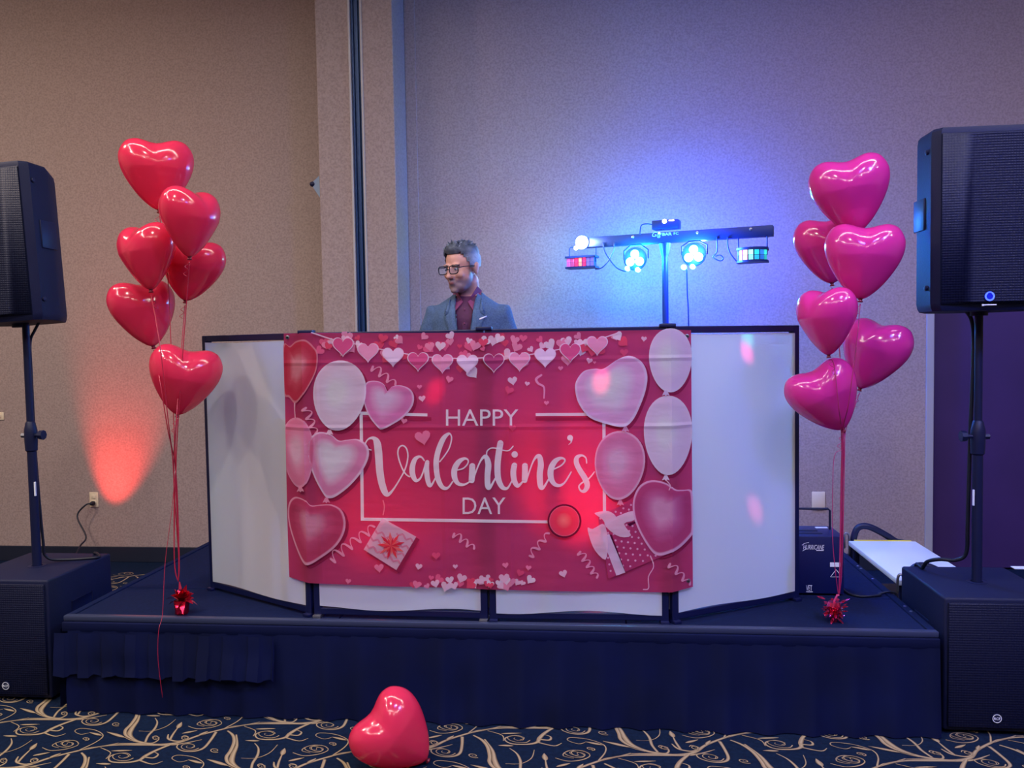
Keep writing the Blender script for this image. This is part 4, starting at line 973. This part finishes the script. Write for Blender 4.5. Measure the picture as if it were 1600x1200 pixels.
G().box(sx0+.02, sx1-.02, sy0+.02, sy1-.02, .15, .17, bev=.003).build('lower_tread', M['black'], sp)

# ================================================================== LIGHT BAR ON ITS STAND
LY = 4.78; pc_ = onY(1039, 372, LY); bz = pc_.z
floor_c = Vector((pc_.x, LY, 0))
M['bar'] = mat('light_bar_paint', (14, 40, 110), .45, spec=.4)  # bluer than the bar itself, the light veil is in the colour
lb = thing('light_bar', (pc_.x, LY, 0), 'DJ light bar with glowing LED heads on a tall stand behind the facade', 'stage light')
G().tube([(pc_.x, LY, .08), (pc_.x, LY, 1.1)], .021, 16).tube([(pc_.x, LY, 1.08), (pc_.x, LY, bz-.03)], .0175, 16).build('stand_pole', M['bar'], lb)
for a in (90, 210, 330):
    q = Vector((math.cos(R_(a)), math.sin(R_(a)), 0))*.22; G().tube([floor_c+Vector((0, 0, .38)), floor_c+q*.5+Vector((0, 0, .2)), floor_c+q+Vector((0, 0, .012))], .012).build('tripod_leg', M['bar'], lb)
kz = onY(1039, 513, LY).z
G().lathe([(.025, -.02), (.03, -.015), (.03, .015), (.02, .02)], 16, Matrix.Translation((pc_.x, LY, kz-.01))).tube([(pc_.x-.05, LY, kz-.005), (pc_.x+.05, LY, kz-.005)], .006).build('collar', M['bar'], lb)
BR = Matrix.Translation((pc_.x, LY, bz)) @ Matrix.Rotation(R_(-17), 4, 'Z')
xr_ = .585; xl_ = -.47
bar = G().box(xl_, xr_, -.03, .03, -.028, .030, BR, bev=.004).build('bar_housing', M['bar'], lb)
G().lathe([(.02, -.10), (.034, -.03)], 16, BR).build('mount_cone', M['bar'], lb)
def bl(x, y, z): return BR @ Vector((x, y, z))
def barx(px, py):
    """local x,z on the bar's front plane for a pixel"""
    d = ray(px, py); n_ = BR.to_3x3() @ Vector((0, -1, 0)); o_ = bl(0, -.06, 0); t = (o_-CAM).dot(n_)/d.dot(n_); p = BR.inverted() @ (CAM+d*t); return p.x, p.z
def btext(s, x0, y0, x1, y1, bold=0, shear=0):
    a = barx(x0, y1); b = barx(x1, y0); g = G(); text_on(g, s, bl(a[0], -.0312, a[1]), BR.to_3x3() @ Vector((1, 0, 0)), Vector((0, 0, 1)), b[0]-a[0], b[1]-a[1], bold, shear); g.build('lettering', M['barlet'], bar, smooth=0)
M['barlet'] = mat('bar_lettering', (130, 190, 255), .5)
btext('Gig', 1017, 361, 1032, 371.5, 0, .35); btext('BAR', 1033, 362, 1048, 367.5, .03); btext('FC', 1051, 361.5, 1058.5, 366)
def emat(name, col, s): return mat(name, col, .3, emit=col, estr=s)
M['cyan'] = emat('led_cyan_green', (90, 255, 220), 22); M['cyanb'] = emat('led_cyan_blue', (90, 230, 255), 22); M['hot'] = emat('led_white', (235, 245, 255), 14); M['pinkled'] = emat('led_pinkish', (255, 225, 235), 8)
for px, py in ((987, 368), (1088, 361.5), (1172, 357)):
    x, z = barx(px, py); G().lathe([(.008, 0), (.008, .004), (.005, .006)], 12, Matrix.Translation(bl(x, -.03, min(max(z, -.015), .015))) @ BR.to_3x3().to_4x4() @ Matrix.Rotation(R_(90), 4, 'X')).build('bolt', M['metal'], lb)
def head_par(px, py, m, dots):
    x, z = barx(px, py); rot = BR.to_3x3().to_4x4() @ Matrix.Rotation(R_(90), 4, 'X')
    G().lathe([(.022, -.045), (.055, -.03), (.066, .0), (.066, .012), (.058, .014)], 24, Matrix.Translation(bl(x, -.03, z)) @ rot).build('par_housing', M['bar'], lb)
    G().tube([bl(x-.07, -.02, z), bl(x-.07, -.02, z+.05), bl(x-.03, -.02, -.03), bl(x+.03, -.02, -.03), bl(x+.07, -.02, z+.05), bl(x+.07, -.02, z)], .004).build('par_yoke', M['bar'], lb)
    for dx, dz, rr in ((0, .026, .025), (-.027, -.016, .025), (.027, -.016, .025)):
        G().lathe([(rr, .0), (rr*.97, .006), (rr*.7, .013), (0.0005, .016)], 20, Matrix.Translation(bl(x+dx, -.045, z+dz)) @ rot).build('led_lens', m, lb)
    for qx, qz in dots:
        a, b = barx(qx, qz); G().lathe([(.014, -.02), (.014, 0), (.009, .005), (.0005, .007)], 16, Matrix.Translation(bl(a, -.045, b)) @ rot).build('small_lens', m, lb)
    return bl(x, -.10, z)
pA = head_par(991, 404, M['cyan'], ((979, 419), (995, 421)))
pB = head_par(1083, 397, M['cyanb'], ((1067, 417), (1081, 416)))
x, z = barx(907, 378); rot = BR.to_3x3().to_4x4() @ Matrix.Rotation(R_(90), 4, 'X')
G().lathe([(.03, -.03), (.042, -.01), (.042, .006)], 24, Matrix.Translation(bl(x, -.03, z)) @ rot).build('strobe_housing', M['bar'], lb)
G().lathe([(.038, .006), (.036, .012), (.02, .02), (.0005, .022)], 24, Matrix.Translation(bl(x, -.03, z)) @ rot).build('strobe_lens', M['hot'], lb)
x2, z2 = barx(898, 387); G().lathe([(.012, 0), (.011, .008), (.0005, .012)], 16, Matrix.Translation(bl(x2, -.035, z2)) @ rot).build('strobe_lens', M['hot'], lb)
pS = bl(x, -.08, z)
def derby(px0, py0, px1, py1, cellc, curved, yoke_py):
    (xa, za), (xb, zb_) = barx(px0, py1), barx(px1, py0); cx_, cz_ = (xa+xb)/2, (za+zb_)/2; wd, hh = xb-xa, zb_-za; n = 7
    def P(u, z, k=1.0):
        if curved: a = R_(-80+160*u); return bl(cx_+wd/2*math.sin(a)*k, -.02-.075*math.cos(a)*k, z)
        return bl(cx_-wd/2*k+wd*u*k, -.05*k-.01, z)
    for z0_, z1_, nm in ((cz_-hh/2, cz_-hh*.36, 'lower_plate'), (cz_+hh*.34, cz_+hh/2, 'upper_plate')):
        V = []; m = 14
        for z in (z0_, z1_):
            V += [P(i/m, z, 1.04) for i in range(m+1)]+[bl(cx_+wd*.5, .03, z), bl(cx_-wd*.5, .03, z)]
        k = m+3; G().add(V, [tuple(range(k))[::-1], tuple(range(k, 2*k))]+[(i, (i+1) % k, (i+1) % k+k, i+k) for i in range(k)]).build(nm, M['bar'], lb, smooth=30)
    V = []
    for z in (cz_-hh*.4, cz_+hh*.4): V += [P(i/14, z, .90) for i in range(15)]+[bl(cx_+wd*.42, .02, z), bl(cx_-wd*.42, .02, z)]
    k = 17; G().add(V, [tuple(range(k))[::-1], tuple(range(k, 2*k))]+[(i, (i+1) % k, (i+1) % k+k, i+k) for i in range(k)]).build('derby_core', M['bar'], lb, smooth=30)
    for i in range(n):
        u0, u1 = (i+.12)/n, (i+.88)/n
        for r_, (q0, q1) in enumerate(((-.34, -.03), (.0, .32))):
            c, s = cellc[i]; s = s*(1 if r_ else .35)
            mm = mat('derby_cell', c, .3, emit=c, estr=s)
            G().add([P(u0, cz_+hh*q0, .97), P(u1, cz_+hh*q0, .97), P(u1, cz_+hh*q1, .97), P(u0, cz_+hh*q1, .97), P(u0, cz_+hh*q0, .9), P(u1, cz_+hh*q0, .9), P(u1, cz_+hh*q1, .9), P(u0, cz_+hh*q1, .9)],
                    [(0, 1, 2, 3), (4, 7, 6, 5), (0, 4, 5, 1), (1, 5, 6, 2), (2, 6, 7, 3), (3, 7, 4, 0)]).build('derby_lens', mm, lb, smooth=0)
    _, zy = barx((px0+px1)/2, yoke_py)
    G().tube([bl(cx_-wd*.46, -.01, cz_), bl(cx_-wd*.46, -.01, zy-.01), bl(cx_-wd*.42, -.01, zy), bl(cx_+wd*.42, -.01, zy), bl(cx_+wd*.46, -.01, zy-.01), bl(cx_+wd*.46, -.01, cz_)], .0035).tube([bl(cx_, -.01, zy), bl(cx_, -.01, -.02)], .009).build('derby_yoke', M['bar'], lb)
    return cx_, cz_
derby(884, 398, 929, 420, [((190, 90, 180), .5), ((180, 70, 140), .4), ((255, 40, 90), 1.3), ((255, 130, 110), 1.6), ((255, 40, 90), 1.3), ((110, 90, 190), .4), ((110, 90, 190), .4)], False, 384)
derby(1150, 385, 1199, 411, [((80, 90, 230), .4), ((200, 90, 210), .9), ((255, 180, 190), 1.3), ((160, 255, 225), 1.2), ((40, 200, 220), .9), ((50, 130, 220), .6), ((60, 220, 200), .9)], True, 366)
# laser unit on top
(xa, za), (xb, zb_) = barx(1017, 358), barx(1058, 341)
G().box(xa, xb, -.04, .05, max(.031, za), zb_, BR, bev=.004).build('laser_housing', M['bar'], lb)
x, z = barx(1037, 345); G().lathe([(.012, 0), (.009, .005), (.0005, .006)], 16, Matrix.Translation(bl(x, -.04, z)) @ rot).build('laser_lens', M['hot'], lb)
x, z = barx(1048, 343.5); G().box(x-.014, x+.014, -.043, -.039, z-.003, z+.003, BR).build('laser_slot', M['pinkled'], lb)
x, z = barx(1028, 358.5); G().lathe([(.006, 0), (.004, .004), (.0005, .005)], 12, Matrix.Translation(bl(x, -.03, min(z, .026))) @ rot).build('indicator_led', M['cyanb'], lb)
# hanging leads of the bar
def lead(P):
    Q = [bl(barx(*p)[0], -.035, barx(*p)[1]) for p in P]; G().tube(crom([tuple(q) for q in Q], 6), .0035, 6).build('lead', M['bar'], lb, smooth=180)
lead([(940, 378), (943, 392), (950, 404), (962, 418), (976, 424)]); lead([(958, 378), (956, 392), (948, 408), (938, 418), (928, 420)])
lead([(1136, 369), (1136, 382), (1140, 395), (1150, 408)]); lead([(1119, 369), (1119, 392), (1113, 401), (1124, 407), (1129, 403), (1124, 398), (1116, 400)])
g = G(); Q = [onY(x, y, LY-.02) for x, y in ((1073, 420), (1074, 460), (1076, 515))]; Q.append(Vector((Q[-1].x, LY-.02, .5))); Q.append(Vector((Q[-1].x, LY-.02, .02)))
G().tube(crom([tuple(q) for q in Q], 4), .004, 6).build('lead', M['bar'], lb, smooth=180)
lead([(1018, 350), (1008, 349), (1000, 352), (998, 366)])
# added LED strips and lamps behind the bar stand in for the heads' glow
M['rearblue'] = emat('added_glow_blue', (10, 40, 255), 4); M['rearcyan'] = emat('added_glow_cyan', (20, 200, 230), 3)
G().box(.06, .42, .031, .036, -.012, .012, BR).build('added_glow_strip', M['rearblue'], lb, smooth=0)
G().box(-.40, -.06, .031, .036, -.012, .012, BR).build('added_glow_strip', M['rearcyan'], lb, smooth=0)
child_light('POINT', 'added_rear_blue', lb, bl(.17, .07, -.05), 115, (.02, .07, 1), .05)  # added point lamps that colour the wall
child_light('POINT', 'added_rear_cyan', lb, bl(-.16, .07, -.08), 13, (.0, .7, .75), .05)
# what the heads throw into the room
child_light('POINT', 'par_throw', lb, pA, 8, (.1, 1, .8), .03); child_light('POINT', 'par_throw', lb, pB, 45, (.04, .22, 1), .03)
child_light('POINT', 'strobe_throw', lb, pS, 9, (.6, .8, 1), .03)
# ================================================================== THE DJ AND HIS TABLE
dt = thing('dj_table', (-.62, 3.52, ZS), 'black folding table behind the facade in front of the man', 'table')
G().box(-1.15, -.05, 3.30, 3.70, ZS+.80, ZS+.83, bev=.005).build('tabletop', M['black'], dt)
for x in (-1.1, -.1):
    for y in (3.34, 3.66): G().tube([(x, y, ZS), (x, y, ZS+.80)], .014).build('leg', M['black'], dt)
dc = thing('dj_controller', (-.62, 3.5, ZS+.83), 'flat black mixing controller on the table before the man', 'controller')
G().box(-.90, -.34, 3.36, 3.62, ZS+.832, ZS+.88, bev=.006).build('body', M['black'], dc)
for x in (-.78, -.46): G().lathe([(.085, 0), (.085, .008), (.03, .012)], 28, Matrix.Translation((x, 3.49, ZS+.88))).build('jog_wheel', M['cab'], dc)
for i in range(4): G().box(-.655+.022*i, -.645+.022*i, 3.42, 3.44, ZS+.88, ZS+.892).build('fader', M['white'], dc)

def fuse(g, voxel, it, fac=.5):
    me = bpy.data.meshes.new('tmp'); me.from_pydata(g.v, [], g.f); o = bpy.data.objects.new('tmp', me); COL.objects.link(o)
    md = o.modifiers.new('r', 'REMESH'); md.mode = 'VOXEL'; md.voxel_size = voxel
    if it: ms = o.modifiers.new('s', 'SMOOTH'); ms.iterations = it; ms.factor = fac
    bpy.context.view_layer.update(); e = bpy.data.meshes.new_from_object(o.evaluated_get(bpy.context.evaluated_depsgraph_get()))
    r_ = G(); r_.v = [v.co.copy() for v in e.vertices]; r_.f = [tuple(p.vertices) for p in e.polygons]
    bpy.data.objects.remove(o); bpy.data.meshes.remove(me); bpy.data.meshes.remove(e); return r_
PY = 3.95
hc = onY(722, 420, PY-.05)                      # centre of the head
bx = onY(731, 500, PY).x
SHZ = onY(731, 460, PY).z                       # shoulder line
man = thing('person', (bx, PY, ZS), 'man in blue-grey jacket and dark glasses looking down to his right', 'person')
HM = Matrix.Translation(hc) @ Matrix.Rotation(R_(-30), 4, 'Z') @ Matrix.Rotation(R_(8), 4, 'X') @ Matrix.Scale(.95, 4)
HMi = HM.inverted()
# --- body: one continuous surface (head, neck, torso, arms with hands, legs)
g = G()
g.ell((0, .014, .036), (.077, .098, .083), HM).ell((0, -.026, -.03), (.063, .064, .085), HM).ell((0, -.042, -.078), (.049, .048, .036), HM).ell((0, -.076, -.100), (.023, .018, .016), HM)
g.ell((0, -.099, -.012), (.011, .016, .030), HM).ell((0, -.110, -.031), (.0145, .014, .011), HM)
for s in (-1, 1):
    g.ell((s*.028, -.083, .021), (.024, .013, .009), HM).ell((s*.037, -.066, -.026), (.022, .020, .020), HM).ell((s*.012, -.099, -.034), (.008, .010, .008), HM)
    g.ell((s*.077, .014, -.006), (.009, .018, .031), HM).ell((s*.082, .018, .008), (.006, .020, .020), HM)
g.ell((0, -.093, -.058), (.021, .010, .006), HM).ell((0, -.090, -.067), (.019, .010, .006), HM)
nb = Vector((bx+.0, PY+.02, SHZ-.03)); ht = HM @ Vector((0, .03, -.06))
g.tube([ht+Vector((0, 0, .02)), ht, (ht+nb)*.5+Vector((0, .004, 0)), nb], [.05, .056, .058, .066], 16)
fz = ZS
def body_rings(k, z0): 
    R0 = [(-.39, .165, .115), (-.30, .160, .112), (-.20, .168, .116), (-.12, .172, .118), (-.075, .160, .105), (-.04, .120, .085), (-.005, .072, .06)]
    return [(bx, PY+.015, SHZ+z, rx*k, ry*k) for z, rx, ry in R0]
g.loft([(bx, PY+.03, fz+.66, .13, .10), (bx, PY+.03, fz+.74, .155, .11)]+body_rings(.93, 0))
ARM = {}
for s in (-1, 1):
    sh = Vector((bx+s*.150, PY+.015, SHZ-.092)); el = Vector((bx+s*(.222 if s < 0 else .205), PY+.03, SHZ-.29)); wr = Vector((bx+s*.17, PY-.22, fz+.945)); ARM[s] = (sh, el, wr)
    g.tube([sh, (sh+el)/2, el, (el+wr)/2, wr], [.05, .046, .04, .036, .027], 12)
    # hand resting on the controller: palm and five fingers
    pd = Vector((-s*.25, -.97, -.12)).normalized(); side_ = Vector((pd.y, -pd.x, 0)).normalized()*(1); pc2 = wr+pd*.05
    g.ell((0, 0, 0), (.038, .046, .015), Matrix.Translation(pc2) @ Matrix.Rotation(math.atan2(pd.y, pd.x)+R_(90), 4, 'Z'))
    for i, (o_, L_) in enumerate(((-.029, .062), (-.010, .075), (.010, .080), (.028, .070))):
        b0 = pc2+side_*o_+pd*.03; b1 = b0+pd*L_*.5+Vector((0, 0, .006)); b2 = b0+pd*L_+Vector((0, 0, -.018)); g.tube([b0, b1, b2], [.0095, .009, .007], 8)
    th = pc2-side_*s*.036-pd*.01; g.tube([th, th-side_*s*.022+pd*.025, th-side_*s*.02+pd*.05], [.012, .0105, .008], 8)
    hip = Vector((bx+s*.085, PY+.03, fz+.70)); kn = Vector((bx+s*.10, PY-.02, fz+.40)); an = Vector((bx+s*.10, PY+.04, fz+.09))
    g.tube([hip, (hip+kn)/2, kn, (kn+an)/2, an], [.085, .072, .054, .050, .036], 12)
    g.ell((an.x, an.y-.05, fz+.04), (.036, .10, .034))
gb = fuse(g, .0055, 3)
SKIN, BEARD, LIP, SHADE = (200, 148, 132), (116, 104, 112), (158, 104, 102), (150, 108, 98)
cols = []
for p in gb.v:
    q = HMi @ p; c = Vector(SKIN)
    if q.length < .2:
        jaw = max(0, min(1, (-.040-q.z)/.018)); front = max(0, min(1, (.025-q.y)/.03)); low_ = max(0, min(1, (q.z+.135)/.02))
        side_b = max(0, min(1, (abs(q.x)-.05)/.012))*max(0, min(1, (.004-q.z)/.02))*max(0, min(1, (.02-abs(q.y+.012))/.012))
        must = 1 if (q.y < -.088 and -.055 < q.z < -.040 and abs(q.x) < .03) else 0
        k = max(jaw*front*low_, side_b, must)*.72
        c = c.lerp(Vector(BEARD), k)
        if q.y < -.094 and -.070 < q.z < -.0555 and abs(q.x) < .019: c = Vector(LIP)
        if .014 < q.z < .026 and .010 < abs(q.x) < .05 and q.y < -.07: c = c.lerp(Vector((50, 42, 46)), .8)
    cols.append(tuple(c))
M['skin'] = mat('skin', SKIN, .5, spec=.35, attr='Col', sss=.0)
gb.build('body', M['skin'], man, smooth=180, cols=cols)
# --- eyes and glasses
M['eyewhite'] = mat('eye_white', (176, 170, 174), .3)
for s in (-1, 1):
    e = G().ell((s*.030, -.0805, .003), (.0120, .0090, .0055), HM).build('eye', M['eyewhite'], man, smooth=180)
    G().ell((s*.030-.002, -.0880, .002), (.0052, .003, .0052), HM).build('iris', M['black'], e, smooth=180)
gl = G(); lens = []
for s in (-1, 1):
    ring = [(s*.034+.0275*math.copysign(abs(math.cos(a))**.6, math.cos(a)), -.113+.006*abs(math.cos(a)), .001+.0195*math.copysign(abs(math.sin(a))**.7, math.sin(a))) for a in [2*math.pi*k/24 for k in range(25)]]
    gl.tube(ring, .0027, 6, HM); lens.append(ring[:-1])
    gl.tube([(s*.061, -.108, .010), (s*.074, -.085, .012), (s*.079, -.02, .012), (s*.082, .012, .010)], .0024, 6, HM)
gl.tube([(-.0075, -.113, .004), (0, -.116, .007), (.0075, -.113, .004)], .0023, 6, HM)
M['glassframe'] = mat('glasses_frame', (10, 12, 26), .3)
gf = gl.build('glasses', M['glassframe'], man, smooth=180)
M['lens'] = mat('spectacle_lens', (180, 200, 230), .05, alpha=.14)
for r_ in lens: G().add(r_, [tuple(range(len(r_)))], HM).build('lens', M['lens'], gf, smooth=0)
# --- hair: short grey sides, darker swept top
nU, nV = 44, 22; V = []; F = []; cols = []; idx = {}
for i in range(nV+1):
    th = math.pi*.62*i/nV
    for k in range(nU):
        a = 2*math.pi*k/nU; x, y, z = math.sin(th)*math.cos(a), math.sin(th)*math.sin(a), math.cos(th)
        px_, py_, pz_ = .0785*x, .014+.100*y, .036+.086*z
        hairline = .066 if py_ < -.052 else (.066+(-.052-py_)*1.0 if py_ < -.02 else 0)
        fr = max(0, min(1, (-py_-.005)/.055)); limit = -.045+(.124)*fr
        if pz_ < limit-.004: continue
        top = max(0, min(1, (pz_-.062)/.03)); th_ = .003+.012*top*(1+.4*fr)+.004*noise.noise(Vector((px_*120, py_*60, pz_*120)))
        edge = max(0, min(1, (pz_-limit)/.012)); th_ *= edge
        n_ = Vector((x, y, z)); idx[(i, k)] = len(V)
        sw = .006*top*math.sin(px_*220+py_*40)
        V.append((px_+n_.x*th_, py_+n_.y*th_-.004*top, pz_+n_.z*th_+max(0, sw)*edge))
        cols.append(tuple(Vector((150, 156, 168)).lerp(Vector((62, 70, 84)), max(0, min(1, max(top, fr*1.0)*1.0+.5*noise.noise(Vector((px_*90, py_*40, pz_*60))))))))
for i in range(nV):
    for k in range(nU):
        q = [(i, k), (i, (k+1) % nU), (i+1, (k+1) % nU), (i+1, k)]
        if all(z in idx for z in q): F.append(tuple(idx[z] for z in q))
M['hair'] = mat('grey_hair', (90, 95, 105), .6, attr='Col', bump=(240, .6, .004))
hair = G().add(V, F, HM).build('hair', M['hair'], man, smooth=180, cols=cols)
# tufts of the swept-up fringe
g = G(); cc = []; hr = random.Random(3)
for i in range(130):
    x = hr.uniform(-.055, .055); y = hr.uniform(-.066, .06); z = .036+.086*math.sqrt(max(.05, 1-(x/.08)**2-((y-.014)/.105)**2))
    L_ = hr.uniform(.018, .028)*(1.3 if y < -.035 else .7); b0 = Vector((x, y, z+.008)); dr = Vector((x*4+hr.uniform(-.4, .4), -.1+hr.uniform(-.3, .4), 1.0 if y < -.04 else .55)).normalized()
    n0 = len(g.v); g.tube([b0, b0+dr*L_*.6, b0+dr*L_+Vector((0, .006, -.003))], [.0055, .004, .0008], 5, HM)
    c = Vector((52, 60, 74)).lerp(Vector((140, 148, 162)), hr.random()**2); cc += [tuple(c)]*(len(g.v)-n0)
tf = g.build('hair_tufts', M['hair'], hair, smooth=180, cols=cc); tf['kind'] = 'stuff'
# --- shirt, jacket, trousers, shoes
M['shirt'] = mat('burgundy_shirt', (84, 34, 70), .8, noise_=(80, (74, 30, 62), .3, .7)); M['jacket'] = mat('blue_grey_tweed', (78, 104, 138), .85, noise_=(140, (60, 82, 114), .3, .7), bump=(30, .35, .01)); M['trouser'] = mat('dark_trousers', (26, 30, 44), .8)
g = G().loft([(bx, PY+.03, fz+.72, .15, .11)]+body_rings(.985, 0)); sg = fuse(g, .008, 4); sg.build('shirt', M['shirt'], man, smooth=180)
g = G().loft([(bx, PY+.025, fz+.62, .185, .135), (bx, PY+.022, fz+.75, .182, .132)]+[(a, b, z, rx+.016, ry+.014) for a, b, z, rx, ry in body_rings(1, 0)[:-1]]+[(bx, PY+.03, SHZ-.005, .085, .07), (bx, PY+.035, SHZ+.012, .066, .058)])
for s in (-1, 1):
    sh, el, wr = ARM[s]; g.tube([sh+Vector((-s*.05, 0, -.005)), sh+Vector((0, 0, .0)), (sh+el)/2, el, (el+wr)/2, el+(wr-el)*.86], [.052, .066, .062, .056, .05, .042], 16)
jg = fuse(g, .008, 14)
for i, p in enumerate(jg.v): jg.v[i] = p+Vector((0, 1, 0))*0+Vector((noise.noise(p*14)*.004, noise.noise(p*14+Vector((5, 0, 0)))*.006, 0))
bvh = BVHTree.FromPolygons([tuple(v) for v in jg.v], jg.f)
VB = SHZ-.33
def vhalf(z): return .013+.040*max(0, (z-VB)/(SHZ-VB))
keep = []
for f in jg.f:
    c = sum((jg.v[i] for i in f), Vector())/len(f)
    if c.y < PY+.02 and c.z > VB and abs(c.x-bx) < vhalf(c.z): continue
    if c.z > SHZ-.012 and c.y < PY+.06 and abs(c.x-bx) < .066: continue
    keep.append(f)
jg.f = keep
jk = jg.build('jacket', M['jacket'], man, smooth=180)
md = jk.modifiers.new('thickness', 'SOLIDIFY'); md.thickness = .006; md.offset = -1
def drape(poly, off, name, m, parent, sub=3):
    """a flat cut piece pressed onto the jacket front"""
    bm = bmesh.new(); bm.faces.new([bm.verts.new((x, 0, z)) for x, z in poly]); bmesh.ops.triangulate(bm, faces=bm.faces)
    bmesh.ops.subdivide_edges(bm, edges=bm.edges, cuts=sub, use_grid_fill=True); bmesh.ops.triangulate(bm, faces=bm.faces); bm.verts.index_update(); V = []
    for v in bm.verts:
        h = bvh.ray_cast(Vector((bx+v.co.x, PY-.5, v.co.z)), Vector((0, 1, 0)))
        y = h[0].y if h[0] else PY; V.append(Vector((bx+v.co.x, y-off, v.co.z)))
    F = [tuple(v.index for v in f.verts) for f in bm.faces]; bm.free()
    o = G().add(V, F).build(name, m, parent, smooth=180); s_ = o.modifiers.new('thickness', 'SOLIDIFY'); s_.thickness = .004; s_.offset = 0; return o
for s in (-1, 1):
    drape([(s*.052, SHZ+.0), (s*.072, SHZ-.012), (s*.092, SHZ-.085), (s*.072, SHZ-.092), (s*.098, SHZ-.105), (s*.055, SHZ-.24), (s*.015, VB), (s*.03, SHZ-.18), (s*.046, SHZ-.06)], .006, 'lapel', M['jacket'], jk)
drape([(.072, SHZ-.126), (.104, SHZ-.113), (.105, SHZ-.106), (.072, SHZ-.119)], .007, 'pocket_square', M['white'], jk, 1)
# shirt collar wings, placket and buttons
M['collar'] = mat('shirt_collar', (124, 52, 92), .7)
def spt(x, z, off=.004):
    b2 = BVHS.ray_cast(Vector((bx+x, PY-.5, z)), Vector((0, 1, 0))); return Vector((bx+x, (b2[0].y if b2[0] else PY-.05)-off, z))
BVHS = BVHTree.FromPolygons([tuple(v) for v in sg.v], sg.f)
for s in (-1, 1):
    P = [Vector((bx+s*.010, PY-.070, SHZ-.040)), Vector((bx+s*.052, PY-.03, SHZ+.034)), Vector((bx+s*.068, PY+.01, SHZ+.014)), Vector((bx+s*.044, PY-.104, SHZ-.085))]
    o = G().add(P, [(0, 1, 2, 3)]).build('collar_wing', M['collar'], man, smooth=0); s_ = o.modifiers.new('thickness', 'SOLIDIFY'); s_.thickness = .004
o = G().add([spt(-.011, SHZ-.05), spt(.011, SHZ-.05), spt(.011, SHZ-.15), spt(-.011, SHZ-.15), spt(.011, SHZ-.28), spt(-.011, SHZ-.28)], [(0, 1, 2, 3), (3, 2, 4, 5)]).build('placket', M['shirt'], man, smooth=0)
for k in range(3):
    c = spt(0, SHZ-.075-.065*k, .005); G().lathe([(.0042, 0), (.0042, .002), (.003, .003)], 10, Matrix.Translation(c) @ Matrix.Rotation(R_(90), 4, 'X')).build('shirt_button', M['collar'], man)
g = G()
for s in (-1, 1):
    hip = Vector((bx+s*.085, PY+.03, fz+.72)); kn = Vector((bx+s*.10, PY-.02, fz+.40)); an = Vector((bx+s*.10, PY+.04, fz+.06))
    g.tube([hip, (hip+kn)/2, kn, (kn+an)/2, an], [.10, .088, .070, .064, .058], 16)
g.loft([(bx, PY+.03, fz+.66, .15, .11), (bx, PY+.03, fz+.78, .165, .118)]); fuse(g, .01, 3).build('trousers', M['trouser'], man, smooth=180)
for s in (-1, 1):
    x, y = bx+s*.10, PY-.01
    G().loft([(x, y, fz, .045, .125), (x, y, fz+.015, .046, .126), (x, y, fz+.04, .042, .118), (x, y+.02, fz+.07, .038, .09), (x, y+.05, fz+.095, .036, .05)], 20).build('shoe', M['black'], man)
